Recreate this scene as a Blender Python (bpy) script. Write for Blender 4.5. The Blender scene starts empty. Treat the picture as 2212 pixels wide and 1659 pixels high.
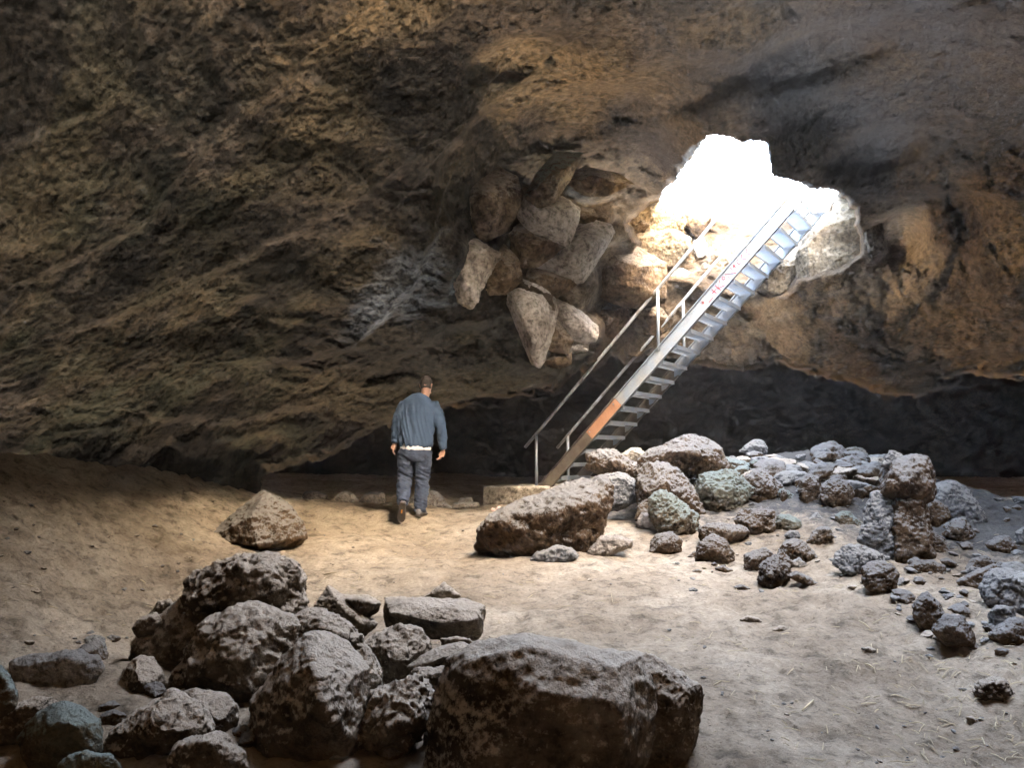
import bpy, bmesh, math, random
import numpy as np
from mathutils import Vector
from mathutils.bvhtree import BVHTree

# ------------------------------------------------------------------ camera, sky, sun, exposure
SC = bpy.context.scene
COL = SC.collection
PITCH = math.radians(5.355)
cam_data = bpy.data.cameras.new('camera')
cam = bpy.data.objects.new('camera', cam_data)
COL.objects.link(cam)
cam_data.lens = 27.0
cam_data.sensor_width = 36.0
cam_data.clip_start = 0.05
cam_data.clip_end = 500
cam.location = (0, 0, 0)
cam.rotation_euler = (math.pi / 2 + PITCH, 0, 0)
SC.camera = cam

SUN_DIR = Vector((-0.60, 0.60, -0.50)).normalized()      # the way the light travels
world = bpy.data.worlds.new('World')
SC.world = world
world.use_nodes = True
wn = world.node_tree
bg = wn.nodes['Background']
sky = wn.nodes.new('ShaderNodeTexSky')
sky.sky_type = 'NISHITA'
sky.sun_disc = False
to_sun = -SUN_DIR
sky.sun_elevation = math.asin(to_sun.z)
sky.sun_rotation = math.atan2(to_sun.x, to_sun.y)
sky.air_density = 1.0
sky.dust_density = 5.0
wn.links.new(sky.outputs['Color'], bg.inputs['Color'])
bg.inputs['Strength'].default_value = 0.15
world.cycles.sampling_method = 'MANUAL'
world.cycles.sample_map_resolution = 512

sun_data = bpy.data.lights.new('sun', 'SUN')
sun_data.energy = 2.0
sun_data.angle = math.radians(0.5)
sun_data.color = (1.0, 0.96, 0.91)
sun = bpy.data.objects.new('sun', sun_data)
COL.objects.link(sun)
sun.rotation_euler = SUN_DIR.to_track_quat('-Z', 'Y').to_euler()
sun.location = (4, 6, 14)

SC.view_settings.view_transform = 'Standard'
SC.view_settings.look = 'None'
SC.view_settings.gamma = 1.0
SC.view_settings.use_curve_mapping = False
SC.view_settings.exposure = 7.1
SC.view_settings.use_white_balance = True
SC.view_settings.white_balance_temperature = 7700
SC.render.engine = 'CYCLES'
SC.cycles.max_bounces = 10
SC.cycles.diffuse_bounces = 8
SC.cycles.glossy_bounces = 3
SC.cycles.sample_clamp_indirect = 6.0
SC.cycles.use_denoising = True
SC.cycles.use_guiding = True
SC.cycles.caustics_reflective = False
SC.cycles.caustics_refractive = False

# ------------------------------------------------------------------ geometry of the view, noise
CT, ST = math.cos(PITCH), math.sin(PITCH)
CROPS = {'F': (0, 0, 1.8300), '1': (1400, 1400, .4822), '2': (1400, 400, .6630), '3': (2400, 400, .5425),
         '4': (1900, 1200, .5424), '5': (2300, 1650, .4521), '6': (3000, 1650, .5125), '7': (0, 2100, .5641),
         '8': (1000, 2200, .5039), 'a': (3400, 2150, .4522), 'b': (1700, 2400, .5425), 'c': (700, 1700, .5877),
         'd': (0, 1600, .6027), 'f': (2900, 2400, .5190)}


def full(crop, p):
    a, b, s = CROPS[crop]
    return ((a + p[0] * s) / 1.83, (b + p[1] * s) / 1.83)


def ray(px, py):
    cx, cy = (px - 1106) / 1659.0, (829.5 - py) / 1659.0
    return Vector((cx, CT - cy * ST, ST + cy * CT))


def W(px, py, D):
    d = ray(px, py)
    return d * (D / d.y)


_rng = np.random.RandomState(7)
PERM = _rng.permutation(256).astype(np.int64)
PERM = np.concatenate([PERM, PERM, PERM])
GRAD = _rng.normal(size=(256, 3))
GRAD /= np.linalg.norm(GRAD, axis=1)[:, None]


def perlin(P):
    P = np.asarray(P, dtype=np.float64)
    I = np.floor(P).astype(np.int64)
    Fr = P - I
    U = Fr * Fr * Fr * (Fr * (Fr * 6 - 15) + 10)
    I &= 255
    out = np.zeros(len(P))
    for dx in (0, 1):
        for dy in (0, 1):
            for dz in (0, 1):
                h = PERM[PERM[PERM[I[:, 0] + dx] + I[:, 1] + dy] + I[:, 2] + dz]
                g = GRAD[h]
                d = (g[:, 0] * (Fr[:, 0] - dx) + g[:, 1] * (Fr[:, 1] - dy) + g[:, 2] * (Fr[:, 2] - dz))
                w = ((U[:, 0] if dx else 1 - U[:, 0]) * (U[:, 1] if dy else 1 - U[:, 1]) * (U[:, 2] if dz else 1 - U[:, 2]))
                out += w * d
    return out * 1.6


def fbm(P, octs=4, gain=.5, lac=2.03):
    P = np.asarray(P)
    s = np.zeros(len(P)); a = 1.0; f = 1.0
    for k in range(octs):
        s += a * perlin(P * f + k * 17.3)
        a *= gain; f *= lac
    return s


def ridged(P, octs=3, gain=.5):
    P = np.asarray(P)
    s = np.zeros(len(P)); a = 1.0; f = 1.0
    for k in range(octs):
        s += a * (1 - 2 * np.abs(perlin(P * f + k * 31.7)))
        a *= gain; f *= 2.1
    return s


def sstep(a, b, x):
    t = np.clip((x - a) / (b - a), 0, 1)
    return t * t * (3 - 2 * t)


def sdist_poly(X, Y, poly):
    """signed distance (positive inside) to a closed polygon"""
    n = len(poly)
    best = np.full(X.shape, 1e9)
    inside = np.zeros(X.shape, bool)
    for i in range(n):
        ax, ay = poly[i]; bx, by = poly[(i + 1) % n]
        ex, ey = bx - ax, by - ay
        t = np.clip(((X - ax) * ex + (Y - ay) * ey) / (ex * ex + ey * ey), 0, 1)
        d = (X - ax - t * ex) ** 2 + (Y - ay - t * ey) ** 2
        best = np.minimum(best, d)
        c = ((ay > Y) != (by > Y)) & (X < ex * (Y - ay) / (ey if ey else 1e-9) + ax)
        inside ^= c
    d = np.sqrt(best)
    return np.where(inside, d, -d)


# ------------------------------------------------------------------ object helpers
def tag(o, label=None, cat=None, group=None, kind=None):
    if label: o['label'] = label
    if cat: o['category'] = cat
    if group: o['group'] = group
    if kind: o['kind'] = kind
    return o


def mesh_np(name, V, F, mat=None, smooth=True, parent=None):
    me = bpy.data.meshes.new(name)
    V = np.asarray(V, dtype=np.float32)
    F = np.asarray(F, dtype=np.int32)
    k = F.shape[1]
    me.vertices.add(len(V)); me.vertices.foreach_set('co', V.ravel())
    me.loops.add(F.size); me.loops.foreach_set('vertex_index', F.ravel())
    me.polygons.add(len(F))
    me.polygons.foreach_set('loop_start', np.arange(0, F.size, k, dtype=np.int32))
    me.polygons.foreach_set('loop_total', np.full(len(F), k, dtype=np.int32))
    me.update(calc_edges=True)
    if smooth:
        me.polygons.foreach_set('use_smooth', np.ones(len(F), dtype=bool))
    o = bpy.data.objects.new(name, me)
    COL.objects.link(o)
    if mat: me.materials.append(mat)
    if parent: o.parent = parent
    return o


def bm_obj(name, bm, mat, parent=None, smooth=False):
    me = bpy.data.meshes.new(name)
    bmesh.ops.recalc_face_normals(bm, faces=bm.faces)
    bm.to_mesh(me); bm.free()
    if smooth:
        for p in me.polygons: p.use_smooth = True
    me.materials.append(mat)
    o = bpy.data.objects.new(name, me)
    COL.objects.link(o)
    if parent: o.parent = parent
    return o


def voxel(me, size):
    """one closed surface round everything in the mesh"""
    o = bpy.data.objects.new('tmp', me)
    COL.objects.link(o)
    m = o.modifiers.new('r', 'REMESH')
    m.mode = 'VOXEL'; m.voxel_size = size; m.adaptivity = 0
    dg = bpy.context.evaluated_depsgraph_get()
    ev = o.evaluated_get(dg)
    out = bpy.data.meshes.new_from_object(ev)
    bpy.data.objects.remove(o)
    bpy.data.meshes.remove(me)
    return out


def coords(me):
    V = np.empty(len(me.vertices) * 3); me.vertices.foreach_get('co', V)
    return V.reshape(-1, 3)


def normals(me):
    N = np.empty(len(me.vertices) * 3, dtype=np.float32)
    me.vertex_normals.foreach_get('vector', N)
    return N.reshape(-1, 3).astype(np.float64)


def relax(me, V, it=2):
    E = np.empty(len(me.edges) * 2, dtype=np.int32); me.edges.foreach_get('vertices', E)
    E = E.reshape(-1, 2)
    n = len(V)
    deg = np.bincount(E.ravel(), minlength=n).astype(float)[:, None]
    for _ in range(it):
        S = np.zeros_like(V)
        for k in range(3):
            S[:, k] = np.bincount(E[:, 0], V[E[:, 1], k], n) + np.bincount(E[:, 1], V[E[:, 0], k], n)
        V = V * .5 + S / deg * .5
    return V


# ------------------------------------------------------------------ materials
def new_mat(name):
    m = bpy.data.materials.new(name)
    m.use_nodes = True
    nt = m.node_tree
    b = nt.nodes['Principled BSDF']
    return m, nt, b


def N(nt, typ, **kw):
    n = nt.nodes.new(typ)
    for k, v in kw.items(): setattr(n, k, v)
    return n


def noise_node(nt, vec, scale, detail=6, rough=.6, dist=0.0):
    n = N(nt, 'ShaderNodeTexNoise')
    n.inputs['Scale'].default_value = scale
    n.inputs['Detail'].default_value = detail
    n.inputs['Roughness'].default_value = rough
    n.inputs['Distortion'].default_value = dist
    nt.links.new(vec, n.inputs['Vector'])
    return n.outputs['Fac']


def ramp(nt, fac, stops):
    r = N(nt, 'ShaderNodeValToRGB')
    e = r.color_ramp.elements
    while len(e) < len(stops): e.new(.5)
    for i, (p, c) in enumerate(stops):
        e[i].position = p
        e[i].color = (c[0], c[1], c[2], 1) if isinstance(c, tuple) else (c, c, c, 1)
    nt.links.new(fac, r.inputs['Fac'])
    return r.outputs['Color']


def mixc(nt, fac, a, b, mode='MIX'):
    m = N(nt, 'ShaderNodeMix', data_type='RGBA', blend_type=mode)
    for s, v in ((m.inputs[0], fac), (m.inputs[6], a), (m.inputs[7], b)):
        if isinstance(v, (int, float)): s.default_value = v
        elif isinstance(v, tuple): s.default_value = (v[0], v[1], v[2], 1)
        else: nt.links.new(v, s)
    return m.outputs[2]


def mathn(nt, op, a, b=None, clamp=False):
    m = N(nt, 'ShaderNodeMath', operation=op, use_clamp=clamp)
    for s, v in ((m.inputs[0], a), (m.inputs[1], b)):
        if v is None: continue
        if isinstance(v, (int, float)): s.default_value = v
        else: nt.links.new(v, s)
    return m.outputs[0]


def bump(nt, b, layers):
    prev = None
    for h, strength, dist in layers:
        n = N(nt, 'ShaderNodeBump')
        n.inputs['Strength'].default_value = strength
        n.inputs['Distance'].default_value = dist
        nt.links.new(h, n.inputs['Height'])
        if prev: nt.links.new(prev, n.inputs['Normal'])
        prev = n.outputs['Normal']
    nt.links.new(prev, b.inputs['Normal'])


def worldpos(nt):
    return N(nt, 'ShaderNodeNewGeometry').outputs['Position']


def rock_material(name, dark, mid, pale, dust_light=(.27, .265, .25), dust_light_amt=.85, green=0.0, scale=1.0):
    m, nt, b = new_mat(name)
    pos = worldpos(nt)
    n1 = noise_node(nt, pos, 2.2 * scale, 5, .6, .4)
    n2 = noise_node(nt, pos, 14 * scale, 6, .7)
    n3 = noise_node(nt, pos, 60 * scale, 4, .7)
    c = ramp(nt, n1, [(.34, dark), (.5, mid), (.68, pale)])
    spk = ramp(nt, n2, [(.38, .40), (.48, .85), (.62, 1.2)])
    c = mixc(nt, 1.0, c, spk, 'MULTIPLY')
    # paler dusty colour on what faces up, top light painted in, broken by pits
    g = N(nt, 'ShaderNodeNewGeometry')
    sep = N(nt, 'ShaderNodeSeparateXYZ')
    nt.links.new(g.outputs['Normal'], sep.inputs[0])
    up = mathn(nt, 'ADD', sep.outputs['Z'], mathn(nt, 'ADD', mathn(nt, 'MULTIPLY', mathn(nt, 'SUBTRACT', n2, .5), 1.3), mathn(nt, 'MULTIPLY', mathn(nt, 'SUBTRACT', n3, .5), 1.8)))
    up = ramp(nt, up, [(.10, 0.0), (.60, dust_light_amt)])
    c = mixc(nt, up, c, dust_light)
    if green:
        n4 = noise_node(nt, pos, 1.6, 4, .6)
        gm = ramp(nt, n4, [(.45, 0.0), (.6, green)])
        c = mixc(nt, gm, c, (.20, .235, .19))
    nt.links.new(c, b.inputs['Base Color'])
    b.inputs['Roughness'].default_value = .92
    b.inputs['Specular IOR Level'].default_value = .15
    v = N(nt, 'ShaderNodeTexVoronoi', feature='F1')
    v.inputs['Scale'].default_value = 22 * scale
    nt.links.new(pos, v.inputs['Vector'])
    bump(nt, b, [(v.outputs['Distance'], .5, .03 / scale), (n2, 1.0, .07 / scale), (n3, .8, .016 / scale)])
    return m


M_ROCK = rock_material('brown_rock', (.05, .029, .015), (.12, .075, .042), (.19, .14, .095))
M_ROCKG = rock_material('mossy_rock', (.07, .05, .03), (.15, .11, .07), (.22, .18, .13), dust_light=(.25, .30, .28), green=.3)
M_BLUE = rock_material('grey_rock', (.09, .09, .09), (.17, .175, .18), (.26, .27, .28), dust_light=(.35, .34, .31))
M_FORE = rock_material('rough_grey_brown_rock', (.05, .036, .024), (.15, .115, .08), (.27, .22, .16), dust_light=(.60, .52, .42), dust_light_amt=.8)
M_CEIL = rock_material('ochre_ceiling_rock', (.05, .032, .02), (.12, .08, .047), (.22, .16, .10), dust_light=(.5, .45, .38), dust_light_amt=.3)
M_PALE = rock_material('pale_ceiling_rock', (.22, .185, .15), (.42, .37, .32), (.58, .54, .49), dust_light_amt=.1)
M_TAN = rock_material('tan_ceiling_rock', (.06, .044, .030), (.13, .10, .07), (.23, .185, .135), dust_light_amt=.2)
M_CREAM = rock_material('cream_rim_rock', (.11, .078, .05), (.25, .195, .13), (.40, .33, .24), dust_light_amt=.1)
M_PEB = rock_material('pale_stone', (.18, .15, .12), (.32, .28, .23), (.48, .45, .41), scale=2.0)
M_CONC = rock_material('old_concrete', (.16, .13, .10), (.26, .22, .17), (.34, .30, .24), dust_light=(.42, .39, .33), scale=1.5)


def plain(name, col, rough=.6, metal=0.0, var=.25, scale=20, bmp=0.003):
    m, nt, b = new_mat(name)
    pos = worldpos(nt)
    n = noise_node(nt, pos, scale, 5, .65)
    k = ramp(nt, n, [(.3, 1 - var), (.7, 1 + var)])
    c = mixc(nt, 1.0, col, k, 'MULTIPLY')
    nt.links.new(c, b.inputs['Base Color'])
    b.inputs['Roughness'].default_value = rough
    b.inputs['Metallic'].default_value = metal
    if bmp: bump(nt, b, [(n, .5, bmp)])
    return m


# ------------------------------------------------------------------ the ground
def ground_h(x, y, detail=True):
    x = np.asarray(x, dtype=float); y = np.asarray(y, dtype=float)
    base = np.where(y < 9.0, -1.55 + .078 * np.maximum(y, -3), -.848 + .028 * (1 - np.exp(-np.maximum(y - 9.0, 0) / .36)))
    bank = sstep(-2.2, -5.0, x + .10 * (y - 6)) * np.interp(y, [0, 6, 9, 13, 14.5, 16], [1.1, 1.15, 1.05, .62, .30, .10])
    mound = .84 * np.exp(-((x - 4.0) / 2.0) ** 2 - ((y - 11.2) / 1.75) ** 2)
    mound2 = .22 * np.exp(-((x - 5.6) / 1.6) ** 2 - ((y - 9.6) / 1.4) ** 2)
    pile = .16 * np.exp(-((x + 1.7) / 1.3) ** 2 - ((y - 3.4) / 1.0) ** 2)
    h = base + bank + mound + mound2 + pile
    if detail:
        P = np.stack([x.ravel(), y.ravel(), np.zeros(x.size)], 1)
        n = .10 * fbm(P * .45, 2) + .028 * fbm(P * 1.9 + 5, 3)
        lump = np.clip((np.interp(x, [-5, -2.4, -1.5, 1.2, 2.6], [1.6, 1.2, .5, .5, 1.2])), .4, 2)
        n = n.reshape(x.shape) + (lump * (.026 * fbm(P * 5.5 + 9, 4) + .016 * np.clip(ridged(P * 9 + 3, 2), -1, 1)).reshape(x.shape))
        n = n - (.022 * sstep(.30, .62, perlin(P * 3.4 + 21)) + .012 * sstep(.30, .60, perlin(P * 7.5 + 61))).reshape(x.shape)
        # a trodden ledge crossing the floor left of the walking man
        n = n + (.10 * sstep(9.6, 9.9, y + .18 * (x + 1.5)) * sstep(-3.6, -3.0, x) * sstep(-.6, -1.5, x))
        h = h + n
    return h


def ground_hit(px, py):
    d = ray(px, py)
    ys = np.linspace(1.2, 26, 1200)
    g = ground_h(d.x / d.y * ys, ys)
    z = d.z / d.y * ys
    k = np.nonzero(z < g)[0]
    return float(ys[k[0]]) if len(k) else 14.0


def gz(x, y):
    return float(ground_h(np.array([x]), np.array([y]))[0])


def build_ground():
    ya = np.linspace(-9, 1.4, 30)
    yb = 1.5 * (34 / 1.5) ** np.linspace(0, 1, 620)
    y = np.concatenate([ya, yb])
    t = np.linspace(-1, 1, 640)
    w = np.maximum(y, 1.5) * .80 + 2.2
    w = np.where(y < 1.5, 12, w)
    X = t[None, :] * w[:, None]
    Y = np.repeat(y[:, None], len(t), 1)
    Z = ground_h(X, Y)
    V = np.stack([X, Y, Z], -1).reshape(-1, 3)
    ny, nx = X.shape
    i = np.arange(ny - 1)[:, None] * nx + np.arange(nx - 1)[None, :]
    F = np.stack([i, i + 1, i + 1 + nx, i + nx], -1).reshape(-1, 4)
    m, nt, b = new_mat('sandy_cave_floor')
    pos = worldpos(nt)
    n0 = noise_node(nt, pos, .9, 5, .6, .3)
    n1 = noise_node(nt, pos, 7, 7, .68, .2)
    n2 = noise_node(nt, pos, 38, 6, .75)
    n3 = noise_node(nt, pos, 170, 3, .7)
    c = ramp(nt, n0, [(.3, (.27, .215, .155)), (.5, (.41, .34, .255)), (.7, (.53, .455, .355))])
    s1 = ramp(nt, n1, [(.34, .45), (.47, .92), (.66, 1.15)])
    s2 = ramp(nt, n2, [(.32, .35), (.43, .9), (.60, 1.05), (.70, 1.4)])
    c = mixc(nt, 1.0, c, s1, 'MULTIPLY')
    c = mixc(nt, 1.0, c, s2, 'MULTIPLY')
    # the ground under the rock pile is grey stony soil
    for cen, r0, r1 in (((3.9, 11.2, -.1), 2.2, 3.3), ((5.2, 8.6, -.7), 1.1, 2.2)):
        v = N(nt, 'ShaderNodeVectorMath', operation='DISTANCE')
        nt.links.new(pos, v.inputs[0]); v.inputs[1].default_value = cen
        mr = N(nt, 'ShaderNodeMapRange'); mr.inputs['From Min'].default_value = r1; mr.inputs['From Max'].default_value = r0
        nt.links.new(mathn(nt, 'ADD', v.outputs['Value'], mathn(nt, 'MULTIPLY', mathn(nt, 'SUBTRACT', n1, .5), 3.0)), mr.inputs['Value'])
        c = mixc(nt, mathn(nt, 'MULTIPLY', mr.outputs['Result'], .9), c, mixc(nt, 1.0, (.10, .098, .095), s2, 'MULTIPLY'))
    nt.links.new(c, b.inputs['Base Color'])
    b.inputs['Roughness'].default_value = .95
    b.inputs['Specular IOR Level'].default_value = .1
    bump(nt, b, [(n1, .9, .07), (n2, 1.0, .028), (n3, .8, .006)])
    o = mesh_np('ground', V, F, m)
    return tag(o, 'uneven pale brown sandy earth floor of the cave', 'ground', kind='structure')


build_ground()

# ------------------------------------------------------------------ the cave shell
RP = [  # px, py, depth in metres along the view
    (-300, 0, 3.0), (0, 0, 3.9), (400, 0, 4.9), (800, 0, 5.8), (1300, 0, 6.6), (1700, 0, 6.6), (2212, 0, 5.8), (2500, 0, 5.2),
    (-300, 500, 4.0), (0, 500, 4.9), (400, 500, 6.6), (800, 500, 8.4), (950, 560, 9.0),
    (-300, 800, 4.8), (0, 800, 5.9), (400, 800, 8.2), (700, 800, 10.4), (950, 830, 11.6),
    (-300, 985, 5.6), (0, 985, 6.9), (200, 985, 7.9), (400, 985, 9.6), (560, 1000, 11.8),
    (-300, 1300, 5.6), (0, 1300, 6.9), (400, 1300, 9.6),
    (950, 700, 10.2), (1000, 600, 9.4), (1150, 780, 10.7), (1230, 760, 11.6), (1340, 740, 12.6),
    (1100, 400, 9.9), (1050, 250, 8.6), (1300, 200, 8.2), (1400, 340, 9.9), (1250, 560, 11.3), (1350, 640, 12.7),
    (1500, 150, 7.1), (1600, 280, 7.9), (1525, 300, 8.0), (1450, 390, 10.2), (1668, 330, 8.0), (1700, 385, 8.3), (1808, 410, 8.9),
    (1900, 300, 8.5), (1790, 260, 8.1), (2212, 300, 7.8), (2500, 300, 7.0), (2212, 600, 8.8), (2500, 600, 8.0), (1950, 500, 10.3), (2000, 650, 10.6),
    (1800, 700, 11.6), (1650, 650, 12.4), (1500, 740, 13.3), (1500, 640, 13.2), (1700, 760, 12.6), (1900, 800, 12.0), (2080, 790, 11.4), (2212, 780, 10.8), (2500, 780, 10),
    (1500, 1000, 15), (2000, 1000, 14), (2500, 1000, 12), (1000, 1000, 15), (1500, 1300, 15), (2500, 1300, 12),
]
RS = []
for px, py, D in RP:
    p = W(px, py, D)
    RS.append((p.normalized(), p.length))
for az in range(-165, 181, 30):
    if -40 < az < 40: continue
    for el, r in ((-30, 7.0), (0, 6.5), (30, 5.4), (58, 4.2)):
        rr = r * (1.25 if az > 0 and abs(az) < 100 else 1.0)
        a, e = math.radians(az), math.radians(el)
        RS.append((Vector((math.sin(a) * math.cos(e), math.cos(a) * math.cos(e), math.sin(e))), rr))
RS.append((Vector((0, 0, 1)), 3.7))
for az in (-20, 15):
    a, e = math.radians(az), math.radians(60)
    RS.append((Vector((math.sin(a) * math.cos(e), math.cos(a) * math.cos(e), math.sin(e))), 4.3))
RD = np.array([list(d) for d, r in RS]); RL = np.log(np.array([r for d, r in RS]))
K = np.linalg.norm(RD[:, None] - RD[None], axis=2)
A = np.zeros((len(RD) + 1,) * 2); A[:-1, :-1] = K + np.eye(len(RD)) * .004 * -1; A[-1, :-1] = 1; A[:-1, -1] = 1
WGT = np.linalg.solve(A, np.append(RL, 0))

REC = [(500, 1300), (565, 1002), (640, 985), (720, 960), (800, 925), (880, 885), (960, 868), (1080, 852), (1160, 838), (1240, 795), (1340, 768), (1420, 757), (1500, 768),
       (1600, 775), (1700, 772), (1800, 800), (1880, 828), (1960, 834), (2080, 805), (2212, 790), (2500, 770), (2700, 1300)]
PIT = [(1345, 480), (1400, 430), (1450, 380), (1490, 335), (1525, 298), (1545, 291), (1575, 296), (1610, 304), (1640, 306), (1662, 310), (1668, 380), (1700, 386), (1752, 408), (1808, 410),
       (1832, 424), (1856, 450), (1866, 550), (1815, 590), (1740, 610), (1700, 645), (1600, 655), (1500, 640), (1440, 612), (1380, 560)]
SKYP = [(1518, 306), (1530, 294), (1545, 290), (1575, 295), (1598, 306), (1622, 303), (1640, 305), (1657, 309), (1662, 345), (1668, 383), (1700, 385), (1728, 395), (1752, 408), (1785, 407), (1810, 413), (1806, 428),
        (1780, 452), (1740, 464), (1690, 476), (1640, 486), (1590, 480), (1540, 474), (1500, 462), (1450, 447), (1424, 433), (1438, 408), (1456, 394), (1470, 372), (1488, 352), (1502, 330)]


STEPS = [  # ledges of the rock: polyline, how far it stands out, how far it fades to the left
    ([(1010, 255), (955, 330), (930, 400), (950, 440), (975, 480), (990, 530), (985, 560)], .34, 110),
    ([(930, 500), (905, 560), (880, 615), (850, 650), (820, 690), (770, 735)], .38, 120),
    ([(1180, 130), (1100, 190), (1040, 230), (990, 290)], .30, 120),
    ([(760, 740), (660, 770), (540, 775)], .22, 90),
    ([(1060, 690), (960, 700), (900, 740), (840, 770)], .28, 70),
    ([(640, 150), (470, 290), (300, 480), (60, 600)], .10, 170),
    ([(900, 330), (720, 450), (450, 590), (180, 700)], .16, 130),
    ([(330, 60), (220, 230), (20, 300)], .08, 140),
    ([(700, 860), (520, 900), (330, 890)], .20, 70),
    ([(2200, 420), (2080, 400), (1960, 410)], .18, 60),
    ([(1640, 700), (1760, 690), (1900, 740)], .12, 40),
    ([(2060, 470), (2070, 520), (2040, 580), (2000, 640)], .22, 60),
]


def shell_R(az, el, fine=True, fill=True):
    d = np.stack([np.sin(az) * np.cos(el), np.cos(az) * np.cos(el), np.sin(el)], 1)
    R = np.full(len(d), WGT[-1])
    for k in range(len(RD)):
        R += WGT[k] * np.sqrt(((d - RD[k]) ** 2).sum(1))
    R = np.exp(R)
    # image coordinates of the direction
    dz = d[:, 2] * CT - d[:, 1] * ST
    dy = d[:, 1] * CT + d[:, 2] * ST
    front = dy > .25
    dyy = np.where(front, dy, 1)
    px = np.where(front, 1106 + 1659 * d[:, 0] / dyy, -9999)
    py = np.where(front, 829.5 - 1659 * dz / dyy, -9999)
    P0 = d * R[:, None]
    wob = 9 * fbm(P0 * 2.1 + 3, 4)
    wob2 = 9 * fbm(P0 * 2.1 + 40, 4)
    pxw, pyw = px + wob, py + wob2
    if fine:
        for poly, amp, wd in STEPS:
            best = np.full(len(px), 1e9); side = np.zeros(len(px))
            for (ax, ay), (bx, by) in zip(poly[:-1], poly[1:]):
                ex, ey = bx - ax, by - ay
                t = np.clip(((pxw - ax) * ex + (pyw - ay) * ey) / (ex * ex + ey * ey), 0, 1)
                q = np.hypot(pxw - ax - t * ex, pyw - ay - t * ey)
                s = ex * (pyw - ay) - ey * (pxw - ax)
                side = np.where(q < best, s, side); best = np.minimum(best, q)
            sd = np.where(side > 0, best, -best)          # positive = up-left side of a line drawn downwards
            prof = np.where(sd > 0, np.exp(-sd / wd), sstep(-22, 0, sd))
            R = R - amp * prof * np.where(best < 400, 1, 0)
        for hx, hy, rx, ry, am in ((1250, 245, 150, 62, .40), (1470, 185, 130, 62, .34), (1215, 400, 90, 36, .22), (1900, 320, 110, 50, .25), (1950, 500, 60, 55, .3),
                                   (1120, 120, 120, 50, .25), (1750, 120, 170, 60, .25), (560, 960, 60, 26, .3)):
            R = R + am * sstep(1.25, .55, np.sqrt(((pxw - hx) / rx) ** 2 + ((pyw - hy + .25 * (pxw - hx)) / ry) ** 2)) * front
    # the low dark passage
    s = sstep(0, 17, sdist_poly(pxw + .8 * wob2, pyw + 2.0 * wob, REC)) * front
    back = 30 / np.maximum(d[:, 1], .2)
    R = R * (1 - s) + back * s
    # the collapse pit: a rubble slope rising to the daylight
    sp = sdist_poly(px + .6 * wob, py + .6 * wob2, PIT)
    s = sstep(-4, 34, sp + 1.3 * wob2) * front
    slope = np.interp(py, [300, 440, 560, 655], [15.0, 14.2, 13.2, 12.2]) / np.maximum(d[:, 1], .2)
    R = R * (1 - s) + slope * s
    # rock packed behind the wedged blocks
    for crop, table in (('2', P2), ('3', P3)) if fill else ():
        for out, D, mt, lab, kw in table:
            s = sstep(-20, 2, sdist_poly(px + 1.2 * wob, py + 1.2 * wob2, [full(crop, p) for p in out])) * front
            pf = [full(crop, p) for p in out]
            gx, gy = sum(p[0] for p in pf) / len(pf), sum(p[1] for p in pf) / len(pf)
            r_ = random.Random(int(gx * 7 + gy))
            tilt = (px - gx) * r_.uniform(-.0035, .0035) + (py - gy) * r_.uniform(.001, .005)
            R = np.minimum(R, R * (1 - s) + (D + .20 + np.clip(tilt, -.3, .4)) / np.maximum(d[:, 1], .2) * s)
    P = d * R[:, None]
    dark = sstep(0, 60, sdist_poly(px, py, REC))
    # relief: smooth round the pit, rough and streaked to the left
    smooth_zone = np.exp(-(((px - 1650) / 520) ** 2 + ((py - 150) / 230) ** 2)) * front
    rough = 1 - .55 * smooth_zone
    Q = np.stack([P[:, 0] * .8 + P[:, 2] * .5, P[:, 1] * .55 - P[:, 0] * .2, P[:, 2] * 1.25], 1)
    disp = .26 * fbm(P * .62, 2) + rough * (.11 * ridged(Q * .8 + .4 * fbm(P * 1.3, 2)[:, None], 2) + .065 * fbm(Q * 1.8, 3) + .018 * ridged(P * 3.6 + 7, 2))
    if fine:
        disp = disp + rough * (.028 * fbm(P * 7.5, 3) + .022 * np.clip(ridged(P * 14 + 2, 3), -1.5, 1.5))
    disp *= np.clip(R / 9, .4, 1.0)
    R = R - disp
    return d * R[:, None], px, py, front, sp


def ax_grid(a0, a1, step, lo, hi, coarse):
    n = int(round((a1 - a0) / step))
    mid = np.linspace(a0, a1, n + 1)
    left = np.linspace(lo, a0, max(2, int((a0 - lo) / coarse)))[:-1]
    right = np.linspace(a1, hi, max(2, int((hi - a1) / coarse)))[1:]
    return np.concatenate([left, mid, right])


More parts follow.
